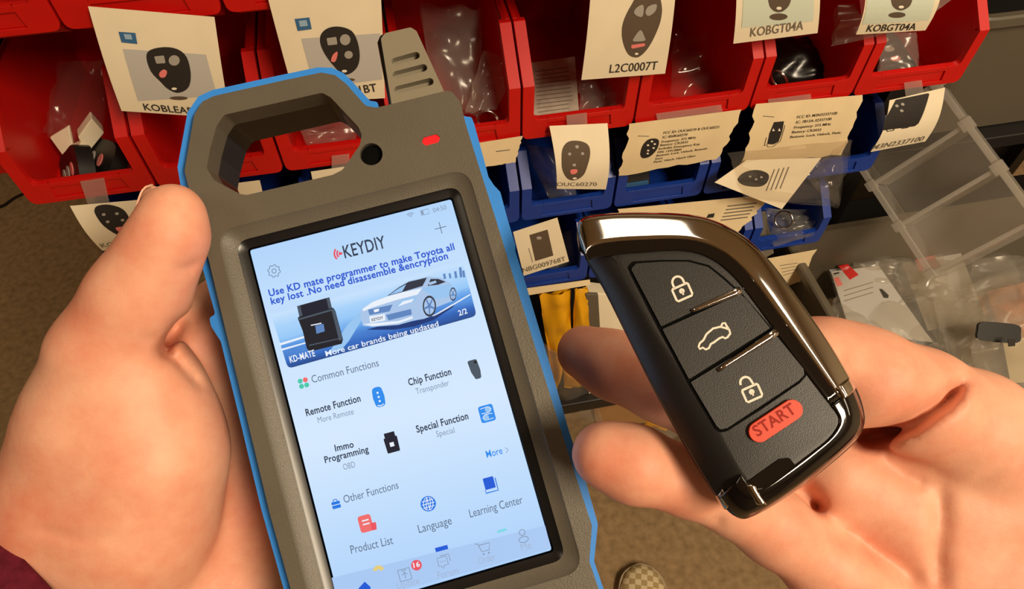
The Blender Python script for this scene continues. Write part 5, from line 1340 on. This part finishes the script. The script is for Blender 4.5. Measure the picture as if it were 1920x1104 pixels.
# frosted organiser leaning out of the lower tote
R0, R1 = at(1755, 155, .690), at(1950, 420, .640)
A_ = (R1-R0); LA = A_.length; A_.normalize()
Bv = at(1665, 372, .750)-at(1825, 238, .690); Bv = (Bv-A_*Bv.dot(A_)); LB_ = Bv.length; Bv.normalize()
Cv = A_.cross(Bv)
if Cv.dot(CF) > 0: Cv = -Cv                          # towards the viewer
OR = Matrix((A_, Bv, Cv)).transposed()
if OR.determinant() < 0: OR = Matrix((A_, Bv, -Cv)).transposed(); up_s = -1
else: up_s = 1
org = empty('parts_organiser', R0, OR); tag(org, 'frosted clear compartment box leaning over the grey totes', 'organiser')
HZ = 0.045
def ob(x0, x1, y0, y1, z0, z1, nm, m):
    z0, z1 = sorted((z0*up_s, z1*up_s)); return MB().box(x0, x1, y0, y1, z0, z1).build(nm, M[m], org, bevel=0.0006)
ob(0, LA, 0, .0016, -HZ, -.004, 'long_wall', 'frost'); ob(0, LA, LB_-.0016, LB_, -HZ, -.004, 'long_wall', 'frost')
ob(0, LA, -.003, .003, -.004, 0, 'rail', 'frost_edge'); ob(0, LA, LB_-.003, LB_+.003, -.004, 0, 'rail', 'frost_edge')
ob(0, LA, 0, LB_, -HZ-.0015, -HZ, 'floor_panel', 'frost')
for x in (0.0, LA*.31, LA*.62, LA*.97):
    ob(x-.0008, x+.0008, .003, LB_-.003, -HZ, -.003, 'divider', 'frost'); ob(x-.0022, x+.0022, .003, LB_-.003, -.003, 0, 'divider_edge', 'frost_edge')
    ob(x-.006, x+.006, -.006, .006, -.004, .002, 'latch_tab', 'frost_edge'); ob(x-.005, x+.005, LB_-.004, LB_+.006, -.006, .001, 'latch_tab', 'frost_edge')
# bags with printed slips in the lower tote
def flat(px, z): return [on_level(p[0], p[1], q) for p, q in zip(px, z if isinstance(z, (list, tuple)) else [z]*4)]
zz = Q1(3.066, 1540, 400)
q = [zz(45, 325), zz(385, 262), zz(700, 770), zz(150, 660)]
bag('clear bag holding a white slip with red print, in the lower tote', q, 0, 'film', .006, .004, 71, pts=flat(q, [.745, .745, .735, .735]))
q2 = [zz(55, 335), zz(330, 300), zz(640, 740), zz(170, 690)]
c = Card('printed_slip', 'white slip with red blocks inside the clear bag in the lower tote', q2, 0, m='photo_grey', seed=6, group=None, pts=flat(q2, [.743, .743, .733, .733]))
c.fill([zz(95, 300), zz(150, 290), zz(215, 355), zz(165, 385)], 'red', lift=1); c.fill([zz(70, 375), zz(98, 365), zz(125, 415), zz(95, 425)], 'photo_red', lift=1); c.fill([zz(70, 345), zz(100, 338), zz(104, 346), zz(74, 354)], 'ink', lift=2)
c.fill([zz(335, 440), zz(352, 440), zz(392, 478), zz(388, 494), zz(362, 492)], 'ink', lift=1)
for k in range(3): c.line([zz(130, 450+k*30), zz(300, 400+k*30)], 1.2, 'ink_soft')
c.fill([zz(470, 745), zz(535, 722), zz(548, 745), zz(485, 768)], 'ink_soft', lift=1)
for lab, qq, z0, sd, mm in (('milky clear bag at the back of the lower tote', [(1585, 492), (1715, 476), (1780, 560), (1650, 560)], .73, 73, 'film_milky'),
    ('large milky bag under the organiser', [(1705, 500), (1890, 470), (1950, 600), (1760, 640)], .735, 74, 'film_milky'),
    ('milky bag right of the printed slip', [(1745, 560), (1900, 540), (1960, 740), (1800, 720)], .745, 75, 'film_milky'),
    ('crinkled clear bag by the right edge above the wrist', [(1820, 640), (1960, 610), (1990, 790), (1850, 760)], .76, 76, 'film_milky'),
    ('clear bag tucked left behind the key hand in the lower tote', [(1530, 560), (1590, 550), (1610, 640), (1545, 640)], .715, 77, 'film')):
    bag(lab, qq, 0, mm, .010, .010, sd, pts=flat(qq, z0))
rr = random.Random(12)
extra = ['small milky bag by the back rim of the lower tote', 'milky bag with a folded corner under the organiser edge', 'flat clear bag near the right wall of the lower tote', 'creased milky bag in the middle of the lower tote', 'clear bag below the peach reflection of the hand', 'milky bag at the front left of the lower tote', 'loose clear bag at the front of the lower tote', 'thick milky bag at the far right of the lower tote']
spots = [(1640, 520, 42), (1728, 522, 48), (1870, 525, 55), (1735, 585, 80), (1875, 670, 70), (1590, 600, 40), (1790, 700, 85), (1905, 560, 70)]
for i, (lab, (x, y, w)) in enumerate(zip(extra, spots)):
    t = rr.uniform(-.6, .6); qq = []
    for a_, b_ in ((-1, -.8), (1, -.8), (1, .8), (-1, .8)):
        qq.append((x + w*(a_*math.cos(t)-b_*math.sin(t)), y + w*(a_*math.sin(t)+b_*math.cos(t))))
    bag(lab, qq, 0, 'film_milky', .008, .012, 90+i, pts=flat(qq, [.722+rr.uniform(0, .03) for _ in range(4)]))
for lab, qq, z0, mm in (('small pink slip under the milky bags', [(1716, 486), (1752, 478), (1760, 500), (1722, 508)], .728, 'photo_red'), ('white slip at the right edge of the lower tote', [(1880, 640), (1935, 630), (1945, 715), (1895, 718)], .742, 'paper'),
    ('grey slip lying in the middle of the lower tote', [(1770, 610), (1850, 600), (1870, 680), (1795, 690)], .718, 'photo_btn'), ('yellow slip under the bags near the wrist', [(1800, 560), (1850, 552), (1860, 590), (1812, 596)], .72, 'yellow')):
    pkt('paper_slip', lab, qq, 0, mm, .0008, None, 'paper', pts=flat(qq, z0))
M['peach'] = mat('hand_reflection', lin(206, 140, 96), rough=0.7)  # colour of the hand's reflection in the clear plastic, built as a slab
pkt('hand_reflection', 'peach slab standing in for the reflection of the hand', [(1850, 545), (1960, 520), (1990, 640), (1880, 640)], 0, 'peach', .01, None, pts=flat([(1850, 545), (1960, 520), (1990, 640), (1880, 640)], .728))
pkt('paper_slip', 'pale slip under the milky bags of the lower tote', [(1690, 490), (1800, 470), (1850, 600), (1740, 620)], 0, 'photo_grey', .0008, None, 'paper', pts=flat([(1690, 490), (1800, 470), (1850, 600), (1740, 620)], .722))
pkt('paper_slip', 'buff slip left in the lower tote, beside the printed slip', [(1525, 570), (1570, 556), (1605, 650), (1545, 650)], 0, 'kraft', .0008, None, 'paper', pts=flat([(1525, 570), (1570, 556), (1605, 650), (1545, 650)], .705))
bl = remote('dark grey key blade on the bags at the right edge', on_level(1872, 622, .775), face_rot(-5, 0), L=.022, W=.05, T=.004, nb=0, group=None)
pkt('black_chip', 'tiny black square chip on the white bag at the right edge', [(1890, 636), (1904, 635), (1904, 648), (1891, 649)], 0, 'ink', .001, None, 'chip', pts=flat([(1890, 636), (1904, 635), (1904, 648), (1891, 649)], .785))

# ------------------------------------------------------------------ left edge
lb = make_bin(0, .100, .95, 'red', 'red bin of another rack cut by the left edge of the photo', None, loc=on_rack(-62, 352, -.16))
c = Card('tag_card', 'cream paper at the far left edge behind the leftmost red bin', [(-40, 110), (30, 100), (8, 190), (-60, 200)], -.17, seed=2, group=None)
c.text('i', (2, 190), (7, 189), 10, 'ink', 0.01)
cab = [on_level(-60, 395, .5), on_level(0, 388, .5), on_level(30, 370, .52), on_level(80, 350, .56), on_level(140, 345, .6)]
o = MB().tube([p-cab[0] for p in smooth_curve(cab, 5)], .003, 8).build('cable', M['fob_black'], None, smooth=True); o.location = cab[0]
tag(o, 'thin black cable behind the leftmost red bin at the photo edge', 'cable')

# ------------------------------------------------------------------ the shoe
def checker_mat():
    m = mat('checked_canvas', lin(214, 196, 158), rough=0.9, spec=0.15)
    nt = m.node_tree; b = nt.nodes['Principled BSDF']; tc = [n for n in nt.nodes if n.type == 'TEX_COORD'][0]
    mp = nt.nodes.new('ShaderNodeMapping'); mp.inputs['Rotation'].default_value = (0, 0, math.radians(8))
    ck = nt.nodes.new('ShaderNodeTexChecker'); ck.inputs['Scale'].default_value = 88; ck.inputs['Color1'].default_value = lin(226, 208, 168); ck.inputs['Color2'].default_value = lin(182, 158, 112)
    fl = nt.nodes.new('ShaderNodeVectorMath'); fl.operation = 'MULTIPLY'; fl.inputs[1].default_value = (1, 1, 0)
    ad2 = nt.nodes.new('ShaderNodeVectorMath'); ad2.operation = 'ADD'; ad2.inputs[1].default_value = (0, 0, 0.003)
    nt.links.new(tc.outputs['Object'], fl.inputs[0]); nt.links.new(fl.outputs[0], ad2.inputs[0]); nt.links.new(ad2.outputs[0], mp.inputs[0]); nt.links.new(mp.outputs[0], ck.inputs['Vector']); nt.links.new(ck.outputs['Color'], b.inputs['Base Color'])
    return m
toe = on_level(1203, 1056, .03)
shoe = empty('slip_on_shoe', (toe.x, toe.y, 0), Matrix.Rotation(math.radians(-2), 3, 'Z')); tag(shoe, 'cream checked slip-on shoe on the carpet', 'shoe')
M['sole'] = mat('shoe_rubber', lin(176, 160, 132), rough=0.7)
prof = [(0, .004, .016, .024), (-.006, .021, .016, .032), (-.02, .036, .016, .038), (-.045, .0455, .016, .044), (-.08, .048, .016, .052), (-.11, .046, .016, .064), (-.14, .042, .016, .078), (-.155, .040, .016, .084)]
loops = []
for y, hw, zb, zt in prof:
    loops.append([Vector((hw*math.cos(a), y, zb + (zt-zb)*max(0, math.sin(a))**0.75)) for a in [math.pi*k/16 for k in range(17)]])
MB().loft(loops, closed=False).build('upper', checker_mat(), shoe, smooth=True)
bl_ = []
for y, hw, zb, zt in [(-.155, .040, .016, .084), (-.18, .038, .016, .072), (-.215, .037, .016, .066), (-.25, .034, .016, .068), (-.272, .024, .016, .072), (-.278, .008, .016, .072)]:
    bl_.append([Vector((s*hw, y, z)) for s, z in ((1, zb), (1.02, (zb+zt)/2), (.92, zt), (.86, zt), (.86, zb))])
for sg in (1, -1):
    MB().loft([[Vector((v.x*sg, v.y, v.z)) for v in l] for l in bl_], True, True).build('quarter', checker_mat() if sg > 0 else bpy.data.materials['checked_canvas'], shoe, smooth=True)
so_o = [(p.x, p.y) for p in smooth_curve([Vector(p) for p in ((0, .003), (.024, -.006), (.040, -.022), (.048, -.05), (.0495, -.085), (.045, -.13), (.0405, -.18), (.0395, -.23), (.034, -.262), (.018, -.280), (-.018, -.280), (-.034, -.262), (-.0395, -.23), (-.0405, -.18), (-.045, -.13), (-.0495, -.085), (-.048, -.05), (-.040, -.022), (-.024, -.006))], 3, True)]
MB().prism(so_o[::-1], 0, .022).build('sole', M['sole'], shoe, bevel=.003)
